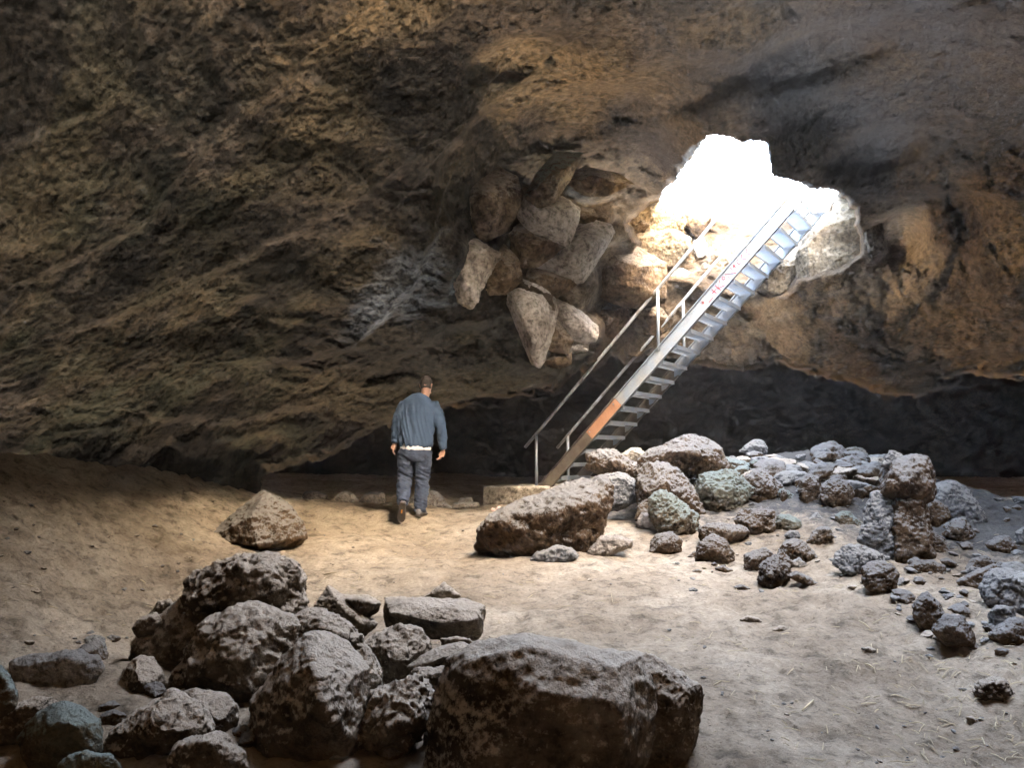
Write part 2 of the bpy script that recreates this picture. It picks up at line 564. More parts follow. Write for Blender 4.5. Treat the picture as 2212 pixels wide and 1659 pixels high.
def shell_material():
    m, nt, b = new_mat('cave_rock')
    pos = worldpos(nt)
    sep = N(nt, 'ShaderNodeSeparateXYZ'); nt.links.new(pos, sep.inputs[0])
    mp = N(nt, 'ShaderNodeMapping'); mp.inputs['Rotation'].default_value = (0, math.radians(35), 0)
    mp.inputs['Scale'].default_value = (.8, .85, 1.25)
    nt.links.new(pos, mp.inputs['Vector'])
    st = mp.outputs['Vector']
    n0 = noise_node(nt, pos, .55, 5, .62, .1)
    n1 = noise_node(nt, st, 2.6, 9, .70, .1)
    n2 = noise_node(nt, st, 16, 8, .78, .0)
    n3 = noise_node(nt, pos, 55, 4, .75)
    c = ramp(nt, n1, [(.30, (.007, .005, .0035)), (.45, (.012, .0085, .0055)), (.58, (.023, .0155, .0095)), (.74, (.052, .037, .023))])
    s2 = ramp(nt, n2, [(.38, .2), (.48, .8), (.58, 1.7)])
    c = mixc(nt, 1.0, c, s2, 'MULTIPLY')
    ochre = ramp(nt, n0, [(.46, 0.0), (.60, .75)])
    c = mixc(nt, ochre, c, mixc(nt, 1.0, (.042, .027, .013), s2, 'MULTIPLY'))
    # algae on the left wall, smoky grey round the opening
    left = mathn(nt, 'MULTIPLY', mathn(nt, 'SUBTRACT', mathn(nt, 'MULTIPLY', sep.outputs['X'], -1.0), 1.6), .5, True)
    gn = ramp(nt, noise_node(nt, pos, 1.1, 4, .6), [(.48, 0.0), (.62, .7)])
    c = mixc(nt, mathn(nt, 'MULTIPLY', left, gn), c, mixc(nt, 1.0, (.016, .0145, .008), s2, 'MULTIPLY'))
    right = mathn(nt, 'MULTIPLY', mathn(nt, 'SUBTRACT', sep.outputs['X'], 1.0), .6, True)
    hi = mathn(nt, 'MULTIPLY', mathn(nt, 'SUBTRACT', sep.outputs['Z'], 3.0), 1.3, True)
    gz_ = mathn(nt, 'MULTIPLY', mathn(nt, 'MULTIPLY', right, hi), ramp(nt, n0, [(.40, .85), (.62, .3)]))
    c = mixc(nt, gz_, c, mixc(nt, 1.0, (.040, .037, .034), ramp(nt, n2, [(.3, .8), (.7, 1.15)]), 'MULTIPLY'))
    # freshly broken, paler rock where the roof has fallen in; white mineral crusts on the ledges

    def spot(cen, r0, r1, nz, amp):
        v = N(nt, 'ShaderNodeVectorMath', operation='DISTANCE')
        nt.links.new(pos, v.inputs[0]); v.inputs[1].default_value = cen
        dd = mathn(nt, 'ADD', v.outputs['Value'], mathn(nt, 'MULTIPLY', mathn(nt, 'SUBTRACT', nz, .5), amp))
        mr = N(nt, 'ShaderNodeMapRange'); mr.inputs['From Min'].default_value = r1; mr.inputs['From Max'].default_value = r0
        nt.links.new(dd, mr.inputs['Value'])
        return mr.outputs['Result']
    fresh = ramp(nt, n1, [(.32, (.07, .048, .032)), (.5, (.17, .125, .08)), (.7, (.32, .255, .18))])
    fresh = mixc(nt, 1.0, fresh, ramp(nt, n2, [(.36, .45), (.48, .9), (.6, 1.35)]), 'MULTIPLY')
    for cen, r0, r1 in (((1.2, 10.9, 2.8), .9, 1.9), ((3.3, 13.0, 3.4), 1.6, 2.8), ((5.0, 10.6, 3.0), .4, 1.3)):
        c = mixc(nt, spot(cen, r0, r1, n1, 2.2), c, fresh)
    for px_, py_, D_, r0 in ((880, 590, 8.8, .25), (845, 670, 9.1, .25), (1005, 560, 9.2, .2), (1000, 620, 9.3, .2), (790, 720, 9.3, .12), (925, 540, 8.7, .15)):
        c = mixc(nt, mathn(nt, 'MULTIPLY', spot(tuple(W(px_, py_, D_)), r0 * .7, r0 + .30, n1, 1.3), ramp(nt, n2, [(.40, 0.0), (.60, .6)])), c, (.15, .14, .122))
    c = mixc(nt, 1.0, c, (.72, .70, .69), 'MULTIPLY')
    nt.links.new(c, b.inputs['Base Color'])
    b.inputs['Roughness'].default_value = .9
    b.inputs['Specular IOR Level'].default_value = .15
    bump(nt, b, [(n1, .6, .09), (n2, 1.0, .10), (n3, .8, .02)])
    return m


def build_shell():
    az = np.radians(ax_grid(-37, 37, .1, -180, 180, 2.5))
    el = np.radians(ax_grid(-10, 34, .1, -45, 89.9, 2.5))
    Az, El = np.meshgrid(az, el)
    P, px, py, front, sp = shell_R(Az.ravel(), El.ravel())
    ny, nx = Az.shape
    i = np.arange(ny - 1)[:, None] * nx + np.arange(nx - 1)[None, :]
    F = np.stack([i, i + nx, i + nx + 1, i + 1], -1).reshape(-1, 4)
    cx, cy = px[F].mean(1), py[F].mean(1)
    jit = 3.0 * fbm(P[F[:, 0]] * 4, 3)
    sky_in = (sdist_poly(cx + jit, cy + jit, SKYP) > 0) & front[F].all(1)
    # the cave mouth behind the photographer
    ca, ce = Az.ravel()[F].mean(1), El.ravel()[F].mean(1)
    mouth = (np.abs(np.abs(ca) - math.pi) < math.radians(MOUTH[0])) & (ce > math.radians(MOUTH[1])) & (ce < math.radians(MOUTH[2]))
    # an added roof opening, out of view, letting fill daylight onto the floor
    q = P[F].mean(1)
    r2 = ((q[:, 0] - FILL_HOLE[0]) / FILL_HOLE[2]) ** 2 + ((q[:, 1] - FILL_HOLE[1]) / FILL_HOLE[3]) ** 2 + .3 * fbm(q * 1.2, 2)
    F = F[~(sky_in | mouth | ((r2 < 1) & (q[:, 2] > 2) & (cy < -25)))]
    # rim walls of that added opening, rising above the roof
    E = np.concatenate([F[:, [0, 1]], F[:, [1, 2]], F[:, [2, 3]], F[:, [3, 0]]])
    key = np.sort(E, 1); key = key[:, 0] * len(P) + key[:, 1]
    _, first, cnt = np.unique(key, return_index=True, return_counts=True)
    B = E[first[cnt == 1]]
    near = (np.abs(P[B[:, 0], 0] - FILL_HOLE[0]) < 3) & (np.abs(P[B[:, 0], 1] - FILL_HOLE[1]) < 2.2) & (P[B[:, 0], 2] > 2)
    B = B[near & (py[B[:, 0]] < -20)]
    prev = B
    for h in (.35, .35):
        ids = np.unique(prev)
        up = P[ids] + np.array([0, 0, h]) + .10 * np.stack([fbm(P[ids] * 2 + 3, 2), fbm(P[ids] * 2 + 9, 2), 0 * ids], 1)
        mp_ = np.full(len(P), -1); mp_[ids] = len(P) + np.arange(len(ids))
        nxt = mp_[prev]
        F = np.concatenate([F, np.stack([prev[:, 0], prev[:, 1], nxt[:, 1], nxt[:, 0]], 1)])
        P = np.concatenate([P, up]); prev = nxt
    used = np.unique(F)
    remap = np.full(len(P), -1); remap[used] = np.arange(len(used))
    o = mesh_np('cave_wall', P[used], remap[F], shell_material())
    return tag(o, 'rough brown rock roof and walls of the cave with a daylit hole', 'cave wall', kind='structure')


def build_sun_blocker(pts, label):
    """unseen rock mass added above the cave; it keeps low sun and low sky off the roof openings"""
    bm = bmesh.new()
    vs = [bm.verts.new(p) for p in pts]
    bmesh.ops.convex_hull(bm, input=vs)
    for v in [v for v in bm.verts if not v.link_faces]: bm.verts.remove(v)
    me = bpy.data.meshes.new('sun_blocker'); bm.to_mesh(me); bm.free()
    me = voxel(me, .16)
    V = coords(me); V = V + normals(me) * (.15 * fbm(V, 4))[:, None]
    me.vertices.foreach_set('co', V.astype(np.float32).ravel()); me.update()
    me.materials.clear(); me.materials.append(M_FORE)
    o = bpy.data.objects.new('sun_blocker', me); COL.objects.link(o)
    tag(o, label, 'sun_blocker', kind='structure')


build_sun_blocker([(6.3, 7.2, 5.6), (6.5, 8.0, 9.5), (6.2, 11, 5.6), (6.6, 11, 9.5), (8.6, 16, 5.0), (9.0, 16, 9.5), (11, 20.5, 5), (11.4, 20.5, 9), (14, 7, 5), (14, 8, 9.5), (14, 21, 5)],
           'added dark rock mass blocking the sun above the right side of the cave')  # added out of view to shade the visible opening
# blocks hanging in the roof and round the opening: outline, distance, material, label, options
P2 = [
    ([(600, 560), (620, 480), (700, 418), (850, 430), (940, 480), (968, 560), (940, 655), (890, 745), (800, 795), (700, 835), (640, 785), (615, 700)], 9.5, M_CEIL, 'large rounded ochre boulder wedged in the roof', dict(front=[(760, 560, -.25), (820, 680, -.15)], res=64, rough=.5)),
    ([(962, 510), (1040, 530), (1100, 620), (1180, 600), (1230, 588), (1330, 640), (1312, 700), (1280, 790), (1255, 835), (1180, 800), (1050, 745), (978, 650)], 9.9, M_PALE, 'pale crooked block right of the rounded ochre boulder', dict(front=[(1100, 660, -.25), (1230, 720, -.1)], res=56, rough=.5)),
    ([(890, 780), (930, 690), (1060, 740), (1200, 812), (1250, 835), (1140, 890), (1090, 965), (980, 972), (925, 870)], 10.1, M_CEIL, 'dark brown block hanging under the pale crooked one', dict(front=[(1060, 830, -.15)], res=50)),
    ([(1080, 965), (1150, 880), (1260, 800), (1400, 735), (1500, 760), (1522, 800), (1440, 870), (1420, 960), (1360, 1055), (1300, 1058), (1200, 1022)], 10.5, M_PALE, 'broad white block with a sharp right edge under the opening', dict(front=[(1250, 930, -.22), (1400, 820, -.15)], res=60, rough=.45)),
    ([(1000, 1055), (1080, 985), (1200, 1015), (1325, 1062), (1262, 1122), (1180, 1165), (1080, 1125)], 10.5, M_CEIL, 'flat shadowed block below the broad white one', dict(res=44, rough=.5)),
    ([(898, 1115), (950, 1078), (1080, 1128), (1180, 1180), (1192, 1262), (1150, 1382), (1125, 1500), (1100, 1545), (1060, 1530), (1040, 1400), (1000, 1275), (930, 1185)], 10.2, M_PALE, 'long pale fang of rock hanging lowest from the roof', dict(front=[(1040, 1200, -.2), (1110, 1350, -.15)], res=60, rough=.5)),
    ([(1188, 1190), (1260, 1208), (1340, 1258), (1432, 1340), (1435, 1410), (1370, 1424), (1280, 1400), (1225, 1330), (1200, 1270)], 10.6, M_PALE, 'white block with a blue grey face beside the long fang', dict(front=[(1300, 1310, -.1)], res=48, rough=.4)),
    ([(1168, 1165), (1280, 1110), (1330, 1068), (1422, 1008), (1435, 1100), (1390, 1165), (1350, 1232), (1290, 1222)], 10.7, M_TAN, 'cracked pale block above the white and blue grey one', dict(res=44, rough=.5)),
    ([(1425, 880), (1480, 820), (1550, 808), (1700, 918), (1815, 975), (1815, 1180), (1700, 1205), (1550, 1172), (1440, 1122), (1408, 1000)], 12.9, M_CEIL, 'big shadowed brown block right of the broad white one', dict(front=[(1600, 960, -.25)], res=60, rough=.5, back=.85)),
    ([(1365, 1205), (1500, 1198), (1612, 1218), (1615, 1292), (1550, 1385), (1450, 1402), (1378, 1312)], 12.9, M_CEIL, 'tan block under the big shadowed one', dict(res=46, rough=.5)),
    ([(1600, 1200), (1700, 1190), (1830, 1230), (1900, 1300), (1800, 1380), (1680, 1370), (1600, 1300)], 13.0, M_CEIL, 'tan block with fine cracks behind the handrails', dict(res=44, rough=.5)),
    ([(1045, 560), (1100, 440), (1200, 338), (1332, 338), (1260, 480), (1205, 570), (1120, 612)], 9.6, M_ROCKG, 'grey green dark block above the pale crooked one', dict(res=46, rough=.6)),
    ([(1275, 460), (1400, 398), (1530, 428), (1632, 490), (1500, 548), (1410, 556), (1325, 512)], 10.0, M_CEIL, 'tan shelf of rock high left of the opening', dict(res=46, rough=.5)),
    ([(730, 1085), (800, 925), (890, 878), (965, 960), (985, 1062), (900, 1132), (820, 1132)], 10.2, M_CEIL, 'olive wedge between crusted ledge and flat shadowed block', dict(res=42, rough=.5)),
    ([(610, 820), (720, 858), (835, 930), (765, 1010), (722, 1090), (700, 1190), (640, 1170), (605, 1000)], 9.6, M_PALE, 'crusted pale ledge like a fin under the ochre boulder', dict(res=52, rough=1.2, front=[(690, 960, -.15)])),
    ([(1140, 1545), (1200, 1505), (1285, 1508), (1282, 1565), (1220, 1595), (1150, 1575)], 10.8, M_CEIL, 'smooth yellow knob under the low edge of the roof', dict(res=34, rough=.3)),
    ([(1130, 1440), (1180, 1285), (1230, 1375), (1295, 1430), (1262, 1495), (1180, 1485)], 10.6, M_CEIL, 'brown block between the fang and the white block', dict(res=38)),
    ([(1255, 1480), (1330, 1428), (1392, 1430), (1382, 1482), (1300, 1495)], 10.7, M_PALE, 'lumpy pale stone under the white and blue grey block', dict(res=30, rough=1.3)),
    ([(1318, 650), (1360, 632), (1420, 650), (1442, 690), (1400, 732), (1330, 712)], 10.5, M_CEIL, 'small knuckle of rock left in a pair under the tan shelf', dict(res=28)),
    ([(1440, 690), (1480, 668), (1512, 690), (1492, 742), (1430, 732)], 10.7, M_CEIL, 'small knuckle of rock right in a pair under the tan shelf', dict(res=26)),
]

P3 = [
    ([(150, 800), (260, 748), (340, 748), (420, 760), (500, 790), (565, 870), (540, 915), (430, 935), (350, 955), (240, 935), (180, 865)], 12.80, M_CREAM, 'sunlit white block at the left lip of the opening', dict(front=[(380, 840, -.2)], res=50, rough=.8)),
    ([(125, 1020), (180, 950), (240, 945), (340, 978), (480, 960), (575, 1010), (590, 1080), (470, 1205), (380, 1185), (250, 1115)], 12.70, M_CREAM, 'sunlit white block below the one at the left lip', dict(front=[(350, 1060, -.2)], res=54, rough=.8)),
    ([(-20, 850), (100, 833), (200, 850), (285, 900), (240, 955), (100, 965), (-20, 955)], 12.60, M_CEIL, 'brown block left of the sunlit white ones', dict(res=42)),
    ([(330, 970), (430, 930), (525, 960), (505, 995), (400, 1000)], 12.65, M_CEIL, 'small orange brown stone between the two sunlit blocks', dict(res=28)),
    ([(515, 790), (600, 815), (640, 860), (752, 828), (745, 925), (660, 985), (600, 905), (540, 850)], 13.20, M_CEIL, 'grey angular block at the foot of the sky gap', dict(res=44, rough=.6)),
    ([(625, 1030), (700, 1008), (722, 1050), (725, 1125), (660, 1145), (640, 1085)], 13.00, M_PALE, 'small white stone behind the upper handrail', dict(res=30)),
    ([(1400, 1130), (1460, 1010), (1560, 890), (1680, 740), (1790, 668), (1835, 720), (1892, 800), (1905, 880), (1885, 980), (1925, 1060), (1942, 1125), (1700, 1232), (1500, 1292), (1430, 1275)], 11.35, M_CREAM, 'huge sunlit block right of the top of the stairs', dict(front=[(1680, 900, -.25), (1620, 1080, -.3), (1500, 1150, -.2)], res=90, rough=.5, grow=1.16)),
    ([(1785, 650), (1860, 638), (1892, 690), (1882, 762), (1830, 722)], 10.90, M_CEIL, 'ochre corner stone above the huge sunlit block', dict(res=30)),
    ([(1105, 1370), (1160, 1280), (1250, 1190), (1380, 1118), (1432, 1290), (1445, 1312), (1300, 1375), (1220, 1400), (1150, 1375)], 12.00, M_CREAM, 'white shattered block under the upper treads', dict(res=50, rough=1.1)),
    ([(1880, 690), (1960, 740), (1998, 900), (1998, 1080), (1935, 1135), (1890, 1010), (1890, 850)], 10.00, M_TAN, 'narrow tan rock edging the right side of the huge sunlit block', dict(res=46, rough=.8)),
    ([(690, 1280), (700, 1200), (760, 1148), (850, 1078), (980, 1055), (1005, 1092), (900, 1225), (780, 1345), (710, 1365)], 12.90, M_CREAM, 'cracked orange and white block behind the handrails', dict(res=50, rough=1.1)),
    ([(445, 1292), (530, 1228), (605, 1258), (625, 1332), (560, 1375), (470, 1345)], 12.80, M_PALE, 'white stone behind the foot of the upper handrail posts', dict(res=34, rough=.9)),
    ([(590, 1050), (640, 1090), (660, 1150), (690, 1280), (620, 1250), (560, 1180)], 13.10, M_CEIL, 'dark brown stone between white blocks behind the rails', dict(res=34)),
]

build_sun_blocker([(6.2, -5, 4.6), (6.4, -5, 11), (6.3, 3, 4.8), (6.5, 3, 11), (6.6, 7.4, 5.4), (6.8, 7.4, 9.8), (10, -5, 11), (10, 7.4, 10), (13, -5, 4.6), (13, 7, 4.8)], 'added dark rock mass blocking the sun above the near right side of the cave')  # added out of view to keep sun off the near opening
MOUTH = (0, -2, 20)
FILL_HOLE = (2.45, 4.6, 2.4, 1.12)  # unseen roof opening added to brighten the floor
build_shell()

# ------------------------------------------------------------------ rocks
def chip(V, sd, n):
    r = random.Random(sd)
    lo, hi = V.min(0), V.max(0)
    c, e = (lo + hi) / 2, (hi - lo) / 2
    U = (V - c) / e
    for _ in range(n):
        d = np.array([r.gauss(0, 1), r.gauss(0, .8) - .35, r.gauss(0, 1)]); d /= np.linalg.norm(d)
        t = U @ d
        h = t.max() * r.uniform(.74, .93)
        U = U - d[None] * (np.maximum(0, t - h) * .97)[:, None]
    return U * e + c


def rock(name, crop, outline, D=None, label='', mat=None, front=(), thick=.75, group=None, cat='rock', rough=1.0,
         res=37, seed=None, more=(), sink=.0, back=.78, lean=0.0, chips=3, fs=.74, grow=1.04, smooth=1, fd=-.24):
    """a solid rock: its outline at distance D, ridge points nearer to us, a smaller outline behind"""
    outs = [outline] + list(more)
    if group == GF: grow = max(grow, 1.10)
    allp = [full(crop, p) for o in outs for p in o]
    low = max(allp, key=lambda p: p[1])
    if D is None:
        D = ground_hit(low[0], low[1] - 2)
        size0 = (max(p[0] for p in allp) - min(p[0] for p in allp)) / 1659 * D
        D = D + .22 * min(size0, (max(p[1] for p in allp) - min(p[1] for p in allp)) / 1659 * D)
    bm = bmesh.new()
    allw = [W(px, py, D) for px, py in allp]
    w = max(p.x for p in allw) - min(p.x for p in allw)
    h = max(p.z for p in allw) - min(p.z for p in allw)
    s = (w * h) ** .5
    T = thick * min(max(w, h), 1.4 * min(w, h))
    for o in outs:
        pp = [full(crop, p) for p in o]
        gx, gy = sum(p[0] for p in pp) / len(pp), sum(p[1] for p in pp) / len(pp)
        vs = []
        for x_, y_ in pp:
            def q(k, dd):
                return W(gx + (x_ - gx) * k, gy + (y_ - gy) * k, D + dd)
            vs += [q(grow, 0), q(1.0, .45 * T), q(back, T), q(fs, fd * T)]
        if o is outline:
            for fx, fy, dd in front:
                vs.append(W(*full(crop, (fx, fy)), D + dd))
        verts = [bm.verts.new(v) for v in vs]
        bm2 = bmesh.new()
        vv = [bm2.verts.new(v) for v in vs]
        bmesh.ops.convex_hull(bm2, input=vv)
        for v in [v for v in bm2.verts if not v.link_faces]: bm2.verts.remove(v)
        tmp = bpy.data.meshes.new('h'); bm2.to_mesh(tmp); bm2.free()
        for v in verts: bm.verts.remove(v)
        bm.from_mesh(tmp); bpy.data.meshes.remove(tmp)
    me = bpy.data.meshes.new(name)
    bm.to_mesh(me); bm.free()
    me = voxel(me, max(s / res, .006))
    V = relax(me, coords(me), smooth)
    V = chip(V, hash_str(label) + 5, chips)
    sd = seed if seed is not None else (hash_str(label or name) % 997)
    Pn = V + sd * 1.37
    Nn = normals(me)
    f = 1.0 / s
    disp = s * rough * (.045 * fbm(Pn * f * 1.7, 2) + .034 * ridged(Pn * f * 3.6, 2) - .012)
    if group == GF: rough *= .6
    disp += rough * min(s, .7) * (.026 * fbm(Pn * f * 8, 3) + .028 * np.clip(ridged(Pn * f * 13, 2), -1.3, 1))
    V = V + Nn * disp[:, None]
    V[:, 2] -= sink
    base = V.mean(0); base[2] = V[:, 2].min()
    V -= base
    me.vertices.foreach_set('co', V.astype(np.float32).ravel())
    me.update()
    me.polygons.foreach_set('use_smooth', np.ones(len(me.polygons), dtype=bool))
    me.name = name
    me.materials.clear(); me.materials.append(mat or M_ROCK)
    o = bpy.data.objects.new(name, me)
    o.location = base
    COL.objects.link(o)
    return tag(o, label, cat, group)


def hash_str(s):
    h = 0
    for ch in s: h = (h * 131 + ord(ch)) & 0xffffff
    return h


GF = 'rocks heaped in the dark foreground'
GP = 'rocks of the lit pile beside the stairs'
GC = 'blocks wedged in the cave roof'
GR = 'sunlit blocks round the roof opening'
GS = 'small stones in a row at the back of the floor'

# foreground heap
rock('boulder', 'F', [(415, 1300), (420, 1260), (450, 1235), (520, 1210), (580, 1205), (630, 1220), (645, 1250), (640, 1330), (600, 1345), (540, 1352), (470, 1362), (430, 1345)], 4.15,
     'rough craggy grey boulder at the back left of the foreground heap', M_FORE, rough=1.5, group=GF, thick=.8, front=[(480, 1290, -.12), (590, 1260, -.16)], res=60)
rock('boulder', 'F', [(415, 1440), (440, 1395), (455, 1345), (490, 1325), (560, 1322), (620, 1345), (658, 1385), (645, 1430), (585, 1480), (560, 1515), (430, 1550), (385, 1480)], 3.75,
     'broad pitted boulder leaning below the craggy grey one', M_FORE, rough=1.2, group=GF, front=[(440, 1430, -.16), (520, 1420, -.22), (575, 1470, -.2)], res=65)
rock('rock', 'F', [(290, 1440), (295, 1390), (350, 1335), (410, 1290), (430, 1350), (430, 1480), (330, 1485)], 4.2,
     'black shadowed rock left of the craggy grey boulder', M_FORE, group=GF, front=[(380, 1400, -.15)])
rock('slab', '8', [(-60, 1400), (20, 1150), (300, 790), (430, 690), (480, 655), (600, 655), (720, 700), (800, 800), (860, 900), (865, 1000), (860, 1180), (830, 1330), (780, 1480), (740, 1530), (650, 1700), (-60, 1750)], 3.3,
     'big upright slab with a pale right face and black left face', M_FORE, rough=.75, group=GF, cat='rock', back=.8, res=75, thick=.5,
     front=[(435, 705, -.10), (500, 900, -.24), (530, 1150, -.30), (640, 1300, -.26), (740, 1450, -.18)])
rock('rock', '8', [(330, 520), (400, 450), (500, 440), (620, 480), (780, 560), (840, 640), (860, 720), (800, 760), (700, 700), (480, 650), (340, 600)], 3.8,
     'lumpy brown rock above the top of the big upright slab', M_FORE, group=GF, rough=1.3, front=[(560, 560, -.10), (720, 640, -.1)], res=50)
rock('rock', '8', [(800, 780), (900, 740), (960, 800), (1000, 900), (1005, 1000), (990, 1100), (900, 1170), (860, 1170), (850, 950)], 3.5,
     'narrow rock with a bright ragged edge right of the upright slab', M_FORE, group=GF, rough=1.2, front=[(900, 850, -.08), (930, 1000, -.12)], res=50)
rock('rock', '8', [(465, 410), (550, 280), (590, 252), (680, 305), (760, 400), (860, 500), (950, 525), (960, 565), (870, 620), (760, 545), (640, 475), (500, 430)], 4.6,
     'wedge shaped rock with a pale sloping top at the back of the heap', M_FORE, group=GF, rough=.7, front=[(600, 275, -.02), (720, 440, -.10), (860, 530, -.10)], more=[[(690, 320), (900, 318), (990, 370), (960, 425), (880, 480), (800, 430)]], res=55, back=.85)
rock('block', '8', [(1072, 335), (1290, 342), (1420, 345), (1640, 350), (1780, 395), (1790, 500), (1750, 640), (1650, 645), (1400, 605), (1076, 580)], 4.5,
     'squared block with a pale top and smaller stone on it', M_FORE, group=GF, rough=.6, thick=.5, front=[(1080, 470, -.16), (1250, 480, -.2), (1450, 450, -.22), (1640, 515, -.2), (1740, 500, -.12)], res=62, back=.92)
rock('rock', '8', [(1310, 350), (1400, 290), (1500, 210), (1560, 260), (1620, 310), (1560, 352)], 4.66,
     'small peaked stone sitting on the squared block', M_FORE, group=GF, rough=.7, res=32)
rock('rock', '8', [(880, 700), (990, 620), (1090, 590), (1160, 562), (1300, 600), (1360, 680), (1375, 770), (1300, 810), (1240, 860), (1200, 1040), (1020, 1080), (1000, 900), (960, 790)], 4.0,
     'weathered rock in front of the squared block', M_FORE, group=GF, rough=1.1, front=[(1150, 740, -.15), (1240, 720, -.1), (1060, 760, -.1)], res=57)
rock('rock', '8', [(1235, 865), (1330, 790), (1460, 720), (1600, 682), (1720, 700), (1740, 760), (1600, 835), (1480, 890), (1400, 912), (1260, 902)], 3.75,
     'smooth tan rock tucked against the largest black block', M_FORE, group=GF, rough=.5, front=[(1450, 830, -.1)], res=50)
rock('rock', '8', [(1480, 650), (1580, 636), (1700, 650), (1745, 690), (1640, 695), (1560, 705), (1490, 692)], 4.05,
     'thin pale stone between the squared block and the tan rock', M_FORE, group=GF, res=30)
rock('block', 'b', [(150, 560), (190, 400), (340, 310), (460, 275), (700, 262), (900, 300), (1180, 322), (1340, 365), (1490, 372), (1535, 480), (1560, 640), (1572, 790), (1545, 1010), (1480, 1180), (1480, 1330), (0, 1330), (110, 950)], 3.15,
     'largest black block with a flat front face in the foreground', M_FORE, group=GF, rough=.5, back=.9, res=87, thick=.42, fs=.985, chips=0, fd=-.15, 
     front=[(180, 470, -.1), (400, 345, -.16), (700, 300, -.17), (1050, 370, -.17), (1350, 450, -.18), (800, 620, -.25), (1350, 700, -.25), (1540, 790, -.12), (1400, 1200, -.22), (300, 1200, -.22)])
rock('rock', 'b', [(1490, 358), (1640, 408), (1790, 490), (1860, 560), (1960, 600), (1975, 690), (1950, 810), (1880, 1060), (1730, 1125), (1520, 1115), (1548, 780), (1530, 480)], 3.28,
     'black rounded rock butting against the right end of the largest block', M_FORE, group=GF, rough=.9, front=[(1700, 640, -.1), (1860, 700, -.1), (1600, 560, -.08)], res=65)
rock('rock', '8', [(850, 1500), (830, 1400), (900, 1210), (960, 1105), (1020, 1085), (1080, 1130), (1200, 1015), (1310, 915), (1365, 1000), (1350, 1150), (1400, 1200), (1385, 1290), (1330, 1340), (1220, 1460), (1130, 1480)], 3.3,
     'jagged broken rock with sharp pale edges between slab and block', M_FORE, group=GF, rough=1.9, front=[(1010, 1150, -.12), (1200, 1150, -.10), (1150, 1300, -.2)], res=65, thick=.5)
rock('rock', '8', [(1235, 905), (1400, 890), (1580, 880), (1590, 1190), (1400, 1210), (1350, 1000)], 3.55,
     'dark rock under the smooth tan one', M_FORE, group=GF)
rock('rock', '7', [(820, 1120), (870, 980), (980, 890), (1060, 885), (1110, 960), (1138, 1050), (1130, 1130), (1080, 1215), (930, 1245), (840, 1205)], 3.7,
     'standing thumb shaped stone on the sandy floor at lower left', M_FORE, group=GF, rough=.8, front=[(1000, 960, -.1), (1000, 1100, -.12)], res=50)
rock('rock', '7', [(740, 1570), (830, 1400), (1000, 1280), (1200, 1180), (1340, 1215), (1440, 1290), (1450, 1400), (1430, 1445), (1250, 1500), (1130, 1580), (980, 1640)], 3.1,
     'humped veined rock near the bottom edge at left', M_FORE, group=GF, rough=1.2, front=[(1150, 1300, -.14), (1280, 1340, -.12)], res=62)
rock('rock', '7', [(1315, 1145), (1380, 1128), (1450, 1165), (1590, 1162), (1645, 1230), (1640, 1350), (1590, 1410), (1550, 1420), (1450, 1445), (1430, 1300), (1330, 1210)], 3.32,
     'pitted rock with a bright top edge beside the humped one', M_FORE, group=GF, rough=.9, front=[(1540, 1255, -.12), (1450, 1250, -.12), (1540, 1400, -.08)], res=50)
rock('rock', '7', [(1200, 1620), (1240, 1520), (1350, 1462), (1560, 1450), (1610, 1500), (1690, 1560), (1715, 1660), (1700, 1760), (1220, 1760)], 2.85,
     'knobbly rock cut by the bottom edge below the pitted one', M_FORE, group=GF, rough=1.2, front=[(1440, 1470, -.1)], res=50)
rock('rock', '7', [(150, 1460), (230, 1340), (350, 1260), (440, 1228), (560, 1258), (680, 1340), (692, 1420), (680, 1560), (500, 1620), (250, 1700), (200, 1560)], 2.95,
     'olive brown rounded rock in the bottom left corner', M_ROCKG, group=GF, rough=.7, front=[(430, 1380, -.12)], res=55)
rock('rock', '7', [(-60, 1480), (0, 1300), (100, 1220), (250, 1192), (400, 1208), (300, 1290), (220, 1400), (100, 1480)], 3.15,
     'black rock behind the olive one at the left corner', M_FORE, group=GF)
rock('rock', '7', [(-120, 1000), (0, 950), (50, 1000), (112, 1150), (92, 1240), (0, 1295), (-120, 1280)], 3.1,
     'greenish rock cut by the left edge', M_ROCKG, group=GF, rough=.7)
rock('rock', '7', [(430, 1740), (440, 1640), (500, 1590), (600, 1560), (760, 1580), (850, 1680), (860, 1760)], 2.72,
     'low rock cut by the bottom edge left of the knobbly one', M_ROCKG, group=GF)
rock('rock', '7', [(690, 1345), (720, 1290), (800, 1262), (870, 1290), (885, 1340), (790, 1412), (700, 1405)], 3.3,
     'fist sized reddish stone between olive and humped rocks', M_ROCK, group=GF, res=30)
rock('slab', '7', [(95, 930), (300, 882), (500, 850), (650, 900), (685, 960), (640, 1100), (450, 1210), (150, 1185), (130, 1050)], 3.65,
     'low flat slab half buried in sand at lower left', M_PEB, group=GF, cat='rock', rough=.8, thick=.9, lean=.1, res=55)
rock('rock', '7', [(1045, 600), (1110, 500), (1200, 480), (1235, 580), (1190, 625)], 4.4,
     'small dark stone at the left tip of the heap shadow', M_FORE, group=GF, res=27)
rock('rock', '7', [(930, 680), (1000, 610), (1090, 570), (1130, 640), (1060, 720), (960, 740)], 4.15,
     'small grey stone beside the black shadowed rock', M_FORE, group=GF, res=30)

